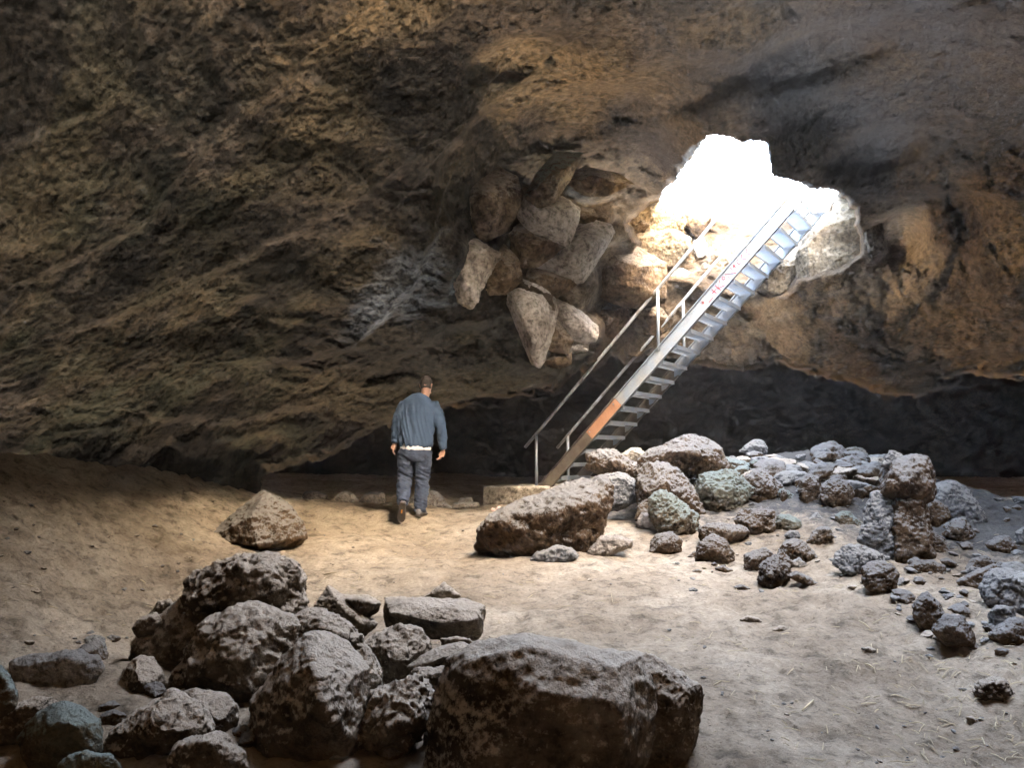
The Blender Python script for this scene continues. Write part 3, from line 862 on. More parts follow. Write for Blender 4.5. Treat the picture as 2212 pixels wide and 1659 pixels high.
# lone rocks on the floor
rock('boulder', 'd', [(1340, 888), (1440, 830), (1600, 720), (1680, 630), (1730, 578), (1800, 615), (1900, 680), (1970, 790), (1995, 870), (1960, 910), (1850, 940), (1700, 962), (1500, 925)], None,
     'pyramid shaped boulder standing alone on the left of the floor', M_ROCK, cat='boulder', rough=.55, chips=0, fs=.95, fd=-.15, grow=1.06, front=[(1725, 585, -.02), (1640, 740, -.34), (1700, 930, -.42), (1880, 880, -.22)], res=80, back=.6, thick=.7)
rock('boulder', 'F', [(1032, 1182), (1038, 1145), (1075, 1115), (1130, 1095), (1200, 1062), (1245, 1035), (1300, 1031), (1321, 1052), (1314, 1085), (1300, 1130), (1290, 1170), (1262, 1203), (1180, 1198), (1090, 1192)], None,
     'long tilted boulder with a white crusted top left of the pile', M_ROCK, cat='boulder', rough=.8, front=[(1120, 1110, -.2), (1200, 1105, -.34), (1300, 1082, -.25), (1180, 1180, -.25)], res=87, group=GP, thick=.6)
rock('stone', 'F', [(1148, 1210), (1160, 1196), (1185, 1190), (1205, 1180), (1235, 1186), (1247, 1200), (1230, 1214), (1170, 1217)], None,
     'flat stone at the foot of the long tilted boulder', M_BLUE, group=GP, res=32)
for out, lab in [
    ([(830, 450), (860, 420), (930, 412), (1010, 442), (1013, 472), (900, 476), (840, 470)], 'leftmost of the small stones at the back, dark at its left end'),
    ([(1060, 460), (1085, 440), (1120, 410), (1180, 430), (1218, 470), (1200, 490), (1100, 486), (1065, 475)], 'second small stone from the left at the back, peaked'),
    ([(1218, 485), (1260, 440), (1300, 424), (1385, 424), (1404, 480), (1390, 502), (1280, 502), (1225, 492)], 'pale blocky stone just left of the walking man'),
    ([(1378, 505), (1410, 488), (1440, 490), (1450, 508), (1400, 512)], 'low little stone touching the pale blocky one'),
    ([(1555, 512), (1560, 480), (1610, 440), (1680, 408), (1740, 418), (1790, 470), (1838, 535), (1720, 530), (1640, 520)], 'rounded tan stone behind the legs of the man'),
    ([(1838, 532), (1870, 492), (1960, 485), (2020, 488), (2028, 514), (1940, 524)], 'flat stone carrying a smaller one left of the concrete pad')]:
    rock('stone', 'c', out, None, lab, M_PEB, group=GS, cat='stone', res=32, rough=.8)
rock('stone', 'c', [(1893, 484), (1910, 458), (1980, 454), (1987, 478), (1930, 488)], ground_hit(*full('c', (1940, 520))) + .12,
     'small stone lying on top of the flat one', M_PEB, group=GS, cat='stone', res=27)

# the lit pile
P5 = [
    ('boulder', [(505, 470), (515, 380), (600, 300), (800, 215), (940, 172), (1090, 195), (1200, 280), (1255, 430), (1150, 505), (960, 485), (700, 470), (560, 520)], 9.9, M_ROCK, 'largest rounded boulder on top of the pile right of the stairs', dict(rough=.8, res=75, front=[(760, 300, -.3), (1000, 330, -.35), (900, 430, -.3)])),
    ('boulder', [(495, 650), (500, 500), (560, 435), (700, 415), (820, 480), (950, 620), (1065, 840), (1000, 862), (800, 760), (600, 760), (530, 780)], 9.3, M_ROCK, 'boulder with a brown front under the largest rounded one', dict(res=67, front=[(600, 560, -.3), (800, 640, -.25), (720, 460, -.1)])),
    ('rock', [(1000, 600), (1080, 505), (1300, 480), (1480, 600), (1530, 700), (1400, 835), (1230, 850), (1060, 845)], 9.5, M_ROCKG, 'speckled greenish rock below the right shoulder of the largest boulder', dict(res=60, front=[(1200, 640, -.25)])),
    ('rock', [(1205, 350), (1300, 400), (1400, 395), (1480, 420), (1480, 490), (1380, 520), (1260, 480)], 10.3, M_ROCKG, 'pale green crusted rock right of the largest boulder', dict(res=45)),
    ('rock', [(1450, 530), (1550, 470), (1700, 550), (1755, 640), (1720, 775), (1560, 785), (1450, 700)], 9.6, M_ROCK, 'dark fronted rock in the middle of the pile', dict(res=52, front=[(1520, 560, -.2), (1640, 610, -.2)])),
    ('rock', [(1330, 470), (1380, 425), (1460, 430), (1480, 500), (1420, 540), (1340, 520)], 10.0, M_ROCKG, 'small green stone wedged above the dark fronted rock', dict(res=35)),
    ('rock', [(1470, 400), (1530, 375), (1600, 420), (1610, 490), (1540, 480)], 10.2, M_ROCKG, 'small dark green stone on the crest of the pile', dict(res=35)),
    ('rock', [(55, 440), (60, 330), (150, 295), (270, 300), (400, 370), (510, 440), (505, 530), (330, 510), (200, 510)], 10.3, M_ROCK, 'pinkish brown rock beside the lowest treads', dict(res=55, front=[(300, 400, -.2)])),
    ('rock', [(355, 340), (370, 315), (440, 273), (510, 275), (562, 330), (510, 405), (430, 395)], 11.4, M_CONC, 'dim brown rock peeping over behind the pinkish one', dict(res=37)),
    ('boulder', [(200, 640), (210, 510), (320, 493), (450, 530), (510, 620), (470, 730), (370, 795), (240, 815), (205, 780)], 9.5, M_BLUE, 'blue grey boulder under the pinkish rock', dict(res=60, rough=.8)),
    ('rock', [(615, 730), (640, 690), (690, 660), (760, 680), (850, 760), (1000, 870), (1052, 960), (1000, 1015), (880, 1055), (720, 1015), (660, 940), (635, 850)], 8.6, M_ROCKG, 'tilted green crusted slab leaning at the front of the pile', dict(res=67, rough=1.3, front=[(760, 760, -.15), (900, 900, -.2)])),
    ('stone', [(485, 960), (492, 890), (530, 832), (640, 850), (662, 930), (640, 985), (520, 980)], None, M_PALE, 'small white block left of the green crusted slab', dict(res=35, rough=.5)),
    ('rock', [(470, 910), (500, 780), (560, 735), (645, 700), (650, 840), (520, 880)], 9.1, M_ROCK, 'reddish brown rock behind the small white block', dict(res=37)),
    ('rock', [(1035, 1050), (1038, 980), (1100, 935), (1250, 942), (1400, 955), (1462, 1000), (1440, 1040), (1320, 1115), (1200, 1085), (1050, 1075)], None, M_ROCK, 'long low rock with a snow white rim in front of the pile', dict(res=55, front=[(1200, 970, -.12), (1350, 1010, -.15)])),
    ('rock', [(1350, 900), (1400, 822), (1560, 808), (1660, 830), (1692, 920), (1685, 1000), (1500, 1045), (1420, 1000)], None, M_ROCK, 'two layered rock with a white knobbly top behind the long low one', dict(res=55, rough=1.2, front=[(1500, 950, -.15)])),
    ('stone', [(605, 1180), (610, 1080), (660, 1028), (780, 1018), (862, 1080), (855, 1170), (740, 1208), (650, 1200)], None, M_ROCK, 'roundish stone with a white cap on the bright sand', dict(res=45, front=[(720, 1100, -.12)])),
    ('stone', [(1000, 1200), (1030, 1110), (1150, 1028), (1250, 1090), (1312, 1180), (1315, 1272), (1150, 1284), (1010, 1255)], None, M_ROCK, 'peaked stone with a white top and brown front on the sand', dict(res=50, front=[(1150, 1150, -.12), (1290, 1190, -.05)])),
    ('stone', [(928, 1220), (990, 1168), (1015, 1190), (1010, 1235), (945, 1238)], None, M_ROCK, 'little wedge touching the left of the peaked stone', dict(res=25)),
    ('stone', [(1430, 1320), (1430, 1210), (1480, 1180), (1600, 1148), (1655, 1200), (1590, 1300), (1550, 1352), (1450, 1340)], None, M_ROCK, 'tan topped stone left of the leaning knobbly one', dict(res=42, front=[(1500, 1250, -.1)])),
    ('rock', [(1560, 1290), (1620, 1240), (1750, 1192), (1812, 1270), (1805, 1390), (1770, 1430), (1740, 1495), (1640, 1505), (1568, 1450)], None, M_ROCK, 'knobbly white crusted stone leaning on another on the sand', dict(res=55, rough=1.3, front=[(1650, 1380, -.14)])),
    ('stone', [(1725, 1200), (1780, 1088), (1850, 1060), (1950, 1100), (2045, 1225), (1965, 1275), (1830, 1275)], None, M_ROCK, 'saddle shaped brown stone with a dusty top', dict(res=45, front=[(1900, 1160, -.1)])),
    ('stone', [(1808, 1390), (1870, 1355), (1990, 1400), (2062, 1462), (2052, 1484), (1930, 1452)], None, M_ROCK, 'dark elongated stone lying right of the knobbly one', dict(res=37)),
    ('stone', [(1985, 1090), (2020, 1010), (2080, 968), (2160, 958), (2202, 1040), (2100, 1115), (2000, 1118)], None, M_ROCK, 'brown triangular stone with a pale left edge', dict(res=42)),
    ('rock', [(1690, 960), (1720, 868), (1800, 848), (1900, 915), (1915, 975), (1800, 1010)], None, M_ROCKG, 'green speckled stone beside the two layered rock', dict(res=42)),
    ('stone', [(1168, 1322), (1230, 1298), (1320, 1338), (1285, 1364), (1210, 1350)], None, M_ROCK, 'flat brown stone on the sand below the peaked one', dict(res=25)),
    ('stone', [(1318, 1480), (1400, 1466), (1468, 1500), (1440, 1522), (1370, 1512)], None, M_ROCK, 'dark flat stone nearest to us below the lit pile', dict(res=25)),
    ('stone', [(965, 1345), (1010, 1330), (1048, 1345), (1030, 1368), (985, 1362)], None, M_ROCK, 'tiny dark stone left of the flat brown one', dict(res=20)),
    ('slab', [(45, 1190), (90, 1120), (150, 1050), (300, 1038), (440, 1080), (442, 1112), (300, 1160), (230, 1205), (60, 1212)], None, M_PALE, 'white flat slab beside the right end of the long tilted boulder', dict(res=42, thick=.8, cat='rock')),
    ('stone', [(1380, 298), (1440, 245), (1500, 205), (1575, 198), (1618, 270), (1612, 330), (1520, 318)], 11.8, M_BLUE, 'pale pyramid stone alone on the skyline of the pile', dict(res=42, rough=.7)),
    ('stone', [(1755, 350), (1820, 312), (1880, 330), (1920, 380), (1830, 400)], 11.6, M_BLUE, 'low pale hump on the skyline right of the pyramid stone', dict(res=32)),
    ('rock', [(1600, 440), (1700, 400), (1850, 400), (1910, 450), (1900, 530), (1760, 560), (1640, 510)], 10.6, M_BLUE, 'blue tinted rock near the crest of the pile', dict(res=45)),
    ('rock', [(1720, 800), (1730, 640), (1800, 650), (1860, 700), (1900, 740), (1830, 810), (1750, 840)], 9.5, M_ROCKG, 'cracked rock right of the dark fronted one', dict(res=40, rough=1.3)),
    ('stone', [(1870, 850), (1920, 800), (2040, 790), (2100, 850), (2060, 910), (1950, 920)], 9.2, M_BLUE, 'bluish stone with dark underside in the middle of the pile', dict(res=37)),
]
for nm, out, D, mt, lab, kw in P5:
    kw = dict(kw); kw.setdefault('cat', 'boulder' if nm == 'boulder' else 'stone' if nm == 'stone' else 'rock')
    rock(nm, '5', out, D, lab, mt, group=GP, **kw)

P6 = [
    ('stone', [(485, 325), (510, 280), (570, 258), (640, 280), (735, 340), (690, 375), (560, 345)], 11.2, M_BLUE, 'pale domed stone on the skyline left of the brown one', dict(res=40)),
    ('stone', [(625, 290), (640, 258), (700, 240), (780, 234), (835, 290), (760, 335)], 12.2, M_CONC, 'dim brown stone on the skyline behind the pale ones', dict(res=35)),
    ('slab', [(715, 370), (760, 330), (860, 298), (1000, 288), (990, 380), (930, 460), (840, 440), (760, 410)], 10.8, M_BLUE, 'smooth grey slab left of the tall pillar rock', dict(cat='rock', rough=.4, thick=.5, res=45)),
    ('stone', [(950, 372), (980, 320), (1015, 268), (1080, 275), (1130, 330), (1140, 372), (1030, 392)], 7.12, M_BLUE, 'knobbly pale stone capping the tall pillar rock', dict(res=42, rough=1.2)),
    ('boulder', [(925, 400), (1140, 368), (1180, 310), (1295, 318), (1315, 420), (1330, 520), (1368, 590), (1290, 650), (1230, 660), (1050, 640), (930, 585)], 7.05, M_ROCK, 'tall dark brown pillar rock at the right of the pile', dict(res=87, rough=.6, thick=.6, more=[[(1040, 560), (1260, 560), (1280, 900), (1335, 1062), (1150, 1115), (1055, 1135), (1040, 1000), (1075, 800)]], front=[(1150, 500, -.2)], back=.85)),
    ('stone', [(1108, 305), (1250, 290), (1318, 325), (1310, 430), (1200, 420), (1140, 360)], 7.45, M_BLUE, 'flat capped stone behind the top of the pillar rock', dict(res=42, rough=.6)),
    ('slab', [(780, 945), (840, 720), (880, 600), (960, 585), (1072, 640), (1085, 780), (1055, 900), (1055, 1125), (980, 1105), (880, 965)], 7.1, M_BLUE, 'pale slab leaning on the left side of the pillar rock', dict(cat='rock', res=67, rough=.8, thick=.5, front=[(960, 800, -.15)])),
    ('boulder', [(1340, 610), (1370, 530), (1480, 503), (1560, 540), (1620, 600), (1700, 720), (1775, 825), (1765, 905), (1690, 985), (1560, 890), (1450, 765)], 8.6, M_BLUE, 'pale boulder sloping down behind the pillar rock to the right', dict(res=67, rough=.8, front=[(1560, 700, -.15)])),
    ('rock', [(1270, 820), (1290, 680), (1340, 618), (1440, 700), (1465, 775), (1380, 835)], 7.6, M_ROCK, 'black shadowed rock between pillar and sloping pale boulder', dict(res=45)),
    ('rock', [(1430, 900), (1500, 800), (1580, 778), (1650, 880), (1665, 985), (1550, 965), (1480, 935)], 8.0, M_ROCK, 'angular dark rock with a pale ridge below the sloping boulder', dict(res=45, front=[(1570, 850, -.1)])),
    ('rock', [(1265, 930), (1340, 885), (1420, 940), (1455, 1055), (1330, 1065), (1275, 1040)], 7.5, M_ROCK, 'dark stone at the right foot of the pillar rock', dict(res=40)),
    ('rock', [(1755, 980), (1830, 930), (1920, 922), (1985, 1000), (1972, 1055), (1880, 1035), (1780, 1005)], None, M_ROCK, 'brown low rock near the right edge on pale sand', dict(res=42)),
    ('rock', [(1985, 890), (2060, 845), (2100, 990), (2000, 970)], None, M_BLUE, 'grey rock cut by the right edge behind the brown low one', dict(res=32)),
    ('stone', [(1598, 1170), (1640, 1098), (1750, 1078), (1812, 1120), (1805, 1172), (1700, 1205), (1620, 1198)], None, M_ROCK, 'smooth topped stone right of the two small flat ones', dict(res=42)),
    ('rock', [(1530, 1270), (1640, 1210), (1740, 1180), (1812, 1148), (1770, 1220), (1735, 1312), (1600, 1318)], None, M_ROCK, 'split rock with a dark front in the right rubble', dict(res=50)),
    ('stone', [(1812, 1162), (1860, 1122), (1960, 1148), (2012, 1172), (1992, 1215), (1900, 1205)], None, M_ROCK, 'rough dark stone on pale sand near the right edge', dict(res=37, rough=1.2)),
    ('stone', [(802, 1165), (850, 1128), (960, 1118), (1040, 1160), (1065, 1225), (1045, 1320), (960, 1376), (870, 1355), (815, 1270)], None, M_ROCK, 'round crusty stone standing alone on the right of the floor', dict(res=60, rough=.9)),
    ('rock', [(585, 1125), (620, 1050), (700, 1000), (820, 1008), (945, 1070), (945, 1125), (820, 1140), (810, 1235), (700, 1235), (640, 1175)], None, M_BLUE, 'dusty layered rock left of the round crusty stone', dict(res=57, front=[(700, 1110, -.1)])),
    ('stone', [(1130, 1170), (1200, 1120), (1320, 1112), (1425, 1150), (1425, 1225), (1300, 1205), (1150, 1190)], None, M_ROCK, 'low flat rock at the foot of the pillar rock', dict(res=45)),
    ('rock', [(1195, 1420), (1240, 1352), (1300, 1358), (1380, 1440), (1425, 1545), (1372, 1660), (1250, 1650), (1205, 1540)], None, M_ROCK, 'upright brown stone like a tooth on the right floor', dict(res=57, rough=.8)),
    ('rock', [(315, 560), (325, 490), (370, 448), (460, 468), (475, 580), (450, 655), (380, 685), (320, 625)], 9.3, M_ROCK, 'brown rock above the middle of the pile with pale cap', dict(res=42)),
    ('rock', [(478, 650), (488, 540), (560, 488), (680, 498), (735, 580), (690, 665), (560, 715)], 9.0, M_ROCK, 'rounded brown fronted rock left of the leaning pale slab', dict(res=52, front=[(600, 590, -.15)])),
    ('stone', [(358, 410), (440, 398), (515, 460), (480, 475), (380, 435)], 10.6, M_ROCK, 'dark stone lying near the crest, left of a similar one', dict(res=30)),
    ('stone', [(508, 425), (600, 408), (642, 462), (560, 455)], 10.5, M_ROCK, 'dark stone lying near the crest, right of a similar one', dict(res=27)),
    ('stone', [(598, 345), (630, 328), (662, 365), (620, 378)], 10.9, M_ROCK, 'tiny brown stone under the domed skyline stone', dict(res=20)),
    ('stone', [(808, 545), (860, 518), (892, 550), (860, 585)], 8.8, M_ROCK, 'small dark stone beside the upper edge of the leaning slab', dict(res=25)),
    ('rock', [(380, 790), (450, 735), (495, 790), (440, 835)], 8.6, M_BLUE, 'small bluish stone amid straw in the pile', dict(res=27)),
    ('rock', [(595, 760), (640, 735), (700, 738), (782, 830), (745, 905), (620, 872)], 8.4, M_ROCKG, 'greenish dark stone with straw left of the leaning slab', dict(res=40)),
    ('stone', [(168, 620), (175, 558), (212, 570), (214, 650), (180, 655)], 9.4, M_ROCK, 'thin upright chip between rocks of the pile', dict(res=22)),
    ('stone', [(248, 1115), (310, 1088), (372, 1140), (335, 1168), (270, 1152)], None, M_PEB, 'clean pale stone on the sand below the saddle shaped one', dict(res=27)),
    ('stone', [(200, 915), (240, 870), (300, 880), (318, 925), (250, 940)], None, M_BLUE, 'bluish pebble above the saddle shaped stone', dict(res=25)),
]
for nm, out, D, mt, lab, kw in P6:
    kw = dict(kw); kw.setdefault('cat', 'boulder' if nm == 'boulder' else 'stone' if nm == 'stone' else 'rock')
    rock(nm, '6', out, D, lab, mt, group=GP, **kw)

PA = [
    ('boulder', [(1080, 400), (1120, 290), (1200, 235), (1300, 250), (1400, 290), (1520, 320), (1540, 700), (1400, 640), (1340, 560), (1250, 520), (1130, 520)], 5.3, M_BLUE, 'large pale rough boulder cut by the right edge', dict(res=75, rough=1.2, group=GP)),
    ('rock', [(1140, 800), (1230, 760), (1300, 660), (1360, 640), (1500, 700), (1520, 950), (1400, 940), (1230, 900)], 4.75, M_ROCK, 'dark brown rock below the large pale boulder at the right edge', dict(res=55, rough=.8, front=[(1300, 780, -.1)])),
    ('rock', [(1130, 620), (1200, 545), (1330, 560), (1350, 640), (1280, 720), (1190, 745), (1140, 700)], 4.9, M_BLUE, 'pale flaky rock between the two large ones at the right edge', dict(res=50, rough=1.2)),
    ('rock', [(648, 760), (690, 690), (760, 635), (880, 650), (960, 760), (1000, 870), (1035, 960), (900, 935), (760, 890), (700, 830)], None, M_ROCK, 'rock with a white crest and dark front right of the tooth stone', dict(res=60, rough=.8, front=[(800, 730, -.1), (900, 790, -.1)])),
    ('stone', [(1110, 740), (1130, 700), (1180, 710), (1188, 765), (1140, 770)], None, M_ROCK, 'small dark cube of stone in the right rubble', dict(res=22)),
    ('rock', [(1010, 1300), (1050, 1225), (1150, 1190), (1250, 1200), (1300, 1270), (1340, 1330), (1280, 1405), (1150, 1370), (1050, 1350)], None, M_FORE, 'black porous stone at the lower right', dict(res=50, rough=1.4)),
    ('stone', [(25, 920), (80, 900), (140, 930), (110, 975)], None, M_FORE, 'dark clod on the bare floor at right', dict(res=25)),
    ('stone', [(855, 1265), (920, 1268), (975, 1290), (950, 1312), (880, 1290)], None, M_PEB, 'tan splinter of stone at the lower right', dict(res=25)),
    ('stone', [(920, 1520), (980, 1510), (1050, 1570), (1000, 1590)], None, M_FORE, 'dark clod near the bottom right', dict(res=25)),
]
for nm, out, D, mt, lab, kw in PA:
    kw = dict(kw); kw.setdefault('cat', 'boulder' if nm == 'boulder' else 'stone' if nm == 'stone' else 'rock'); kw.setdefault('group', GP)
    rock(nm, 'a', out, D, lab, mt, **kw)
for (x, y, lab) in ((1620, 1340, 'blackish clod in the middle of the right floor'), (1690, 1362, 'flat blackish clod beside another on the right floor')):
    rock('stone', 'F', [(x - 22, y), (x - 5, y - 9), (x + 20, y - 3), (x + 26, y + 6), (x - 6, y + 7)], None, lab, M_FORE, group='dark clods on the open floor', cat='stone', res=20)

# blocks hanging in the roof
for out, D, mt, lab, kw in P2:
    pp = [full('2', p) for p in out]
    cv = ray(sum(p[0] for p in pp) / len(pp), sum(p[1] for p in pp) / len(pp)).normalized()
    sp_ = shell_R(np.array([math.atan2(cv.x, cv.y)]), np.array([math.asin(cv.z)]), True, False)[0][0]
    D = min(D, float(sp_[1]) + .06)
    kw = dict(kw); kw.setdefault('grow', 1.2); kw['fs'] = .52; kw['fd'] = -.34; kw['chips'] = 1; kw['smooth'] = 0; kw['rough'] = .7 * kw.get('rough', .6)
    kw['front'] = [(a_, b_, c_ * 1.7) for a_, b_, c_ in kw.get('front', ())]
    D -= .16 * (hash_str(lab) % 7) / 6
    rock('roof_block', '2', out, D, lab, mt, group=GC, cat='rock block', **dict(dict(back=.95, thick=.9, chips=6, fs=.92, grow=1.12), **kw))

for out, D, mt, lab, kw in P3:
    rock('rim_block', '3', out, D, lab, mt, group=GR, cat='rock block', **dict(dict(back=.95, thick=.9, chips=6, fs=.92, grow=1.12), **kw))

# ------------------------------------------------------------------ concrete pad and iron stairs
def box(bm, c, ux, uy, uz, sx, sy, sz):
    """box centred at c with half sizes along three unit directions"""
    vs = []
    for a in (-1, 1):
        for b_ in (-1, 1):
            for c_ in (-1, 1):
                vs.append(bm.verts.new(c + ux * a * sx + uy * b_ * sy + uz * c_ * sz))
    for f in ((0, 1, 3, 2), (4, 6, 7, 5), (0, 4, 5, 1), (2, 3, 7, 6), (0, 2, 6, 4), (1, 5, 7, 3)):
        bm.faces.new([vs[i] for i in f])


def tube(bm, pts, radii, seg=12, caps=True):
    rings = []
    n = len(pts)
    ref = None
    for i, p in enumerate(pts):
        t = (pts[min(i + 1, n - 1)] - pts[max(i - 1, 0)]).normalized()
        if ref is None:
            ref = Vector((0, 0, 1)) if abs(t.z) < .9 else Vector((1, 0, 0))
        u = t.cross(ref).normalized(); v = u.cross(t).normalized()
        ref = v
        r = radii[i] if isinstance(radii, (list, tuple)) else radii
        rings.append([bm.verts.new(p + (u * math.cos(2 * math.pi * k / seg) + v * math.sin(2 * math.pi * k / seg)) * r) for k in range(seg)])
    for a, b_ in zip(rings[:-1], rings[1:]):
        for k in range(seg):
            bm.faces.new([a[k], a[(k + 1) % seg], b_[(k + 1) % seg], b_[k]])
    if caps:
        bm.faces.new(rings[0][::-1]); bm.faces.new(rings[-1])


def metal(name, light, dirt, amt, rough=.45, metallic=.35):
    m, nt, b = new_mat(name)
    pos = worldpos(nt)
    n1 = noise_node(nt, pos, 5, 6, .65)
    n2 = noise_node(nt, pos, 60, 5, .7)
    f = ramp(nt, n1, [(.5 - amt, 0.0), (.72 - amt * .5, 1.0)])
    c = mixc(nt, f, light, dirt)
    c = mixc(nt, 1.0, c, ramp(nt, n2, [(.3, .82), (.7, 1.12)]), 'MULTIPLY')
    nt.links.new(c, b.inputs['Base Color'])
    b.inputs['Metallic'].default_value = metallic
    b.inputs['Roughness'].default_value = rough
    bump(nt, b, [(n2, .35, .002)])
    return m


M_STEEL = metal('galvanised_steel', (.24, .29, .34), (.30, .30, .28), .12)
M_RAIL = metal('weathered_grey_rail', (.50, .55, .58), (.22, .20, .17), .15)
M_OLD = metal('grimy_brown_steel', (.14, .12, .09), (.07, .052, .035), .2, .6, .1)
M_RUST = metal('rust_orange_plate', (.33, .16, .085), (.24, .105, .05), .1, .7, .0)
M_RED = plain('red_paint', (.22, .012, .016), .6, 0, .2, 60, 0)

FOOT = Vector((.447, 13.0, -.506))
RUN = Vector((.83, -.557, 0)).normalized()
SIDE = Vector((.557, .83, 0)).normalized()
ANG = math.radians(44.8)
D3 = RUN * math.cos(ANG) + Vector((0, 0, math.sin(ANG)))
UPN = -RUN * math.sin(ANG) + Vector((0, 0, math.cos(ANG)))     # square to the slope, upwards
WID = 1.03
UZ = Vector((0, 0, 1))

pad_root = bpy.data.objects.new('concrete_pad', None)
bm = bmesh.new()
pc = Vector((.62, 13.35, -.66))
box(bm, pc, RUN.lerp(Vector((1, 0, 0)), .6).normalized(), RUN.lerp(Vector((1, 0, 0)), .6).normalized().cross(UZ) * -1, UZ, 1.0, .62, .15)
me = bpy.data.meshes.new('concrete_pad'); bmesh.ops.recalc_face_normals(bm, faces=bm.faces); bm.to_mesh(me); bm.free()
me = voxel(me, .03)
V = relax(me, coords(me), 1); V = V + normals(me) * (.02 * fbm(V * 5, 3) + .008 * fbm(V * 22, 2))[:, None]
me.vertices.foreach_set('co', V.astype(np.float32).ravel()); me.update()
me.polygons.foreach_set('use_smooth', np.ones(len(me.polygons), dtype=bool))
me.materials.clear(); me.materials.append(M_CONC)
bpy.data.objects.remove(pad_root)
o = bpy.data.objects.new('concrete_pad', me); COL.objects.link(o)
tag(o, 'worn concrete pad carrying the foot of the stairs', 'concrete pad')

stairs = bpy.data.objects.new('iron_stairs', None); COL.objects.link(stairs)
stairs.location = FOOT
tag(stairs, 'steep grey iron stairs with open treads climbing to the roof opening', 'staircase')


def part(name, bm, mat, parent=stairs, smooth=False):
    o = bm_obj(name, bm, mat, None, smooth)
    o.parent = parent
    root = stairs
    o.matrix_parent_inverse = __import__('mathutils').Matrix.Translation(-FOOT) if parent is stairs else __import__('mathutils').Matrix.Identity(4)
    return o


def channel(side_off, s0, s1, flange_dir, name, mat, depth=.195):
    bm = bmesh.new()
    a = FOOT + SIDE * side_off
    mid = a + D3 * (s0 + s1) / 2 - UPN * depth / 2
    L = (s1 - s0) / 2
    box(bm, mid, D3, SIDE, UPN, L, .004, depth / 2 - .0085)
    for k in (1, -1):
        box(bm, mid + UPN * k * (depth / 2 - .004) + SIDE * flange_dir * .026, D3, SIDE, UPN, L, .030, .0045)
    return part(name, bm, mat)


S_END = 6.05
S_PL0, S_PL1 = 1.28, 2.02     # the rust coloured plate
channel(0, -.02, S_PL1, -1, 'stringer', M_OLD)
near_up = channel(0, S_PL1 + .002, S_END, -1, 'stringer', M_STEEL)
channel(WID, -.02, 2.8, -1, 'stringer', M_OLD)
channel(WID, 2.802, S_END, -1, 'stringer', M_STEEL)
bm = bmesh.new()
box(bm, FOOT + D3 * (S_PL0 + S_PL1) / 2 - UPN * .0975 - SIDE * .0115, D3, SIDE, UPN, (S_PL1 - S_PL0) / 2, .004, .085)
pl = part('cover_plate', bm, M_RUST); pl['label'] = 'rust orange plate on the near stringer'
for s_ in (S_PL0 + .05, S_PL1 - .08):
    bm = bmesh.new()
    tube(bm, [FOOT + D3 * s_ - UPN * .06 - SIDE * .016, FOOT + D3 * s_ - UPN * .06 - SIDE * .035], .012, 8)
    bo = bm_obj('bolt', bm, M_STEEL, None); bo.parent = pl
# red graffiti strokes on the near stringer
LET = {'+': [[(0, .5), (1, .5)], [(.5, 0), (.5, 1)]], 'K': [[(0, 0), (0, 1)], [(1, 1), (0, .45), (1, 0)]],
       'o': [[(.5 + .4 * math.cos(t * math.pi / 5), .55 + .4 * math.sin(t * math.pi / 5)) for t in range(11)]],
       'N': [[(0, 0), (0, 1), (1, 0), (1, 1)]], 'C': [[(.9, .85), (.5, 1), (.1, .7), (.1, .3), (.5, 0), (.9, .15)]],
       '-': [[(0, .1), (1, .1)]], 'A': [[(0, 0), (.5, 1), (1, 0)]]}
bm = bmesh.new()
sx = 4.02
for ch, wd, ht, dn in [('+', .05, .05, .14), ('-', .10, .10, .145), ('+', .09, .10, .06), ('K', .10, .12, .055), ('o', .055, .06, .04), ('N', .12, .13, .045),
                       ('+', .05, .06, .05), ('C', .06, .08, .06), ('C', .07, .09, .06), ('C', .08, .10, .06), ('A', .06, .09, .07), ('C', .07, .09, .06)]:
    for st in LET[ch]:
        pts = [FOOT + D3 * (sx + u * wd) + UPN * (-.028 - dn * .0 - ht + (v * ht) - dn * .15) - SIDE * .0075 for u, v in st]
        tube(bm, pts, .0065, 5)
    sx += wd + .03
gr = bm_obj('painted_letters', bm, M_RED, None); gr.parent = near_up
gr['label'] = 'red hand painted letters on the near stringer'

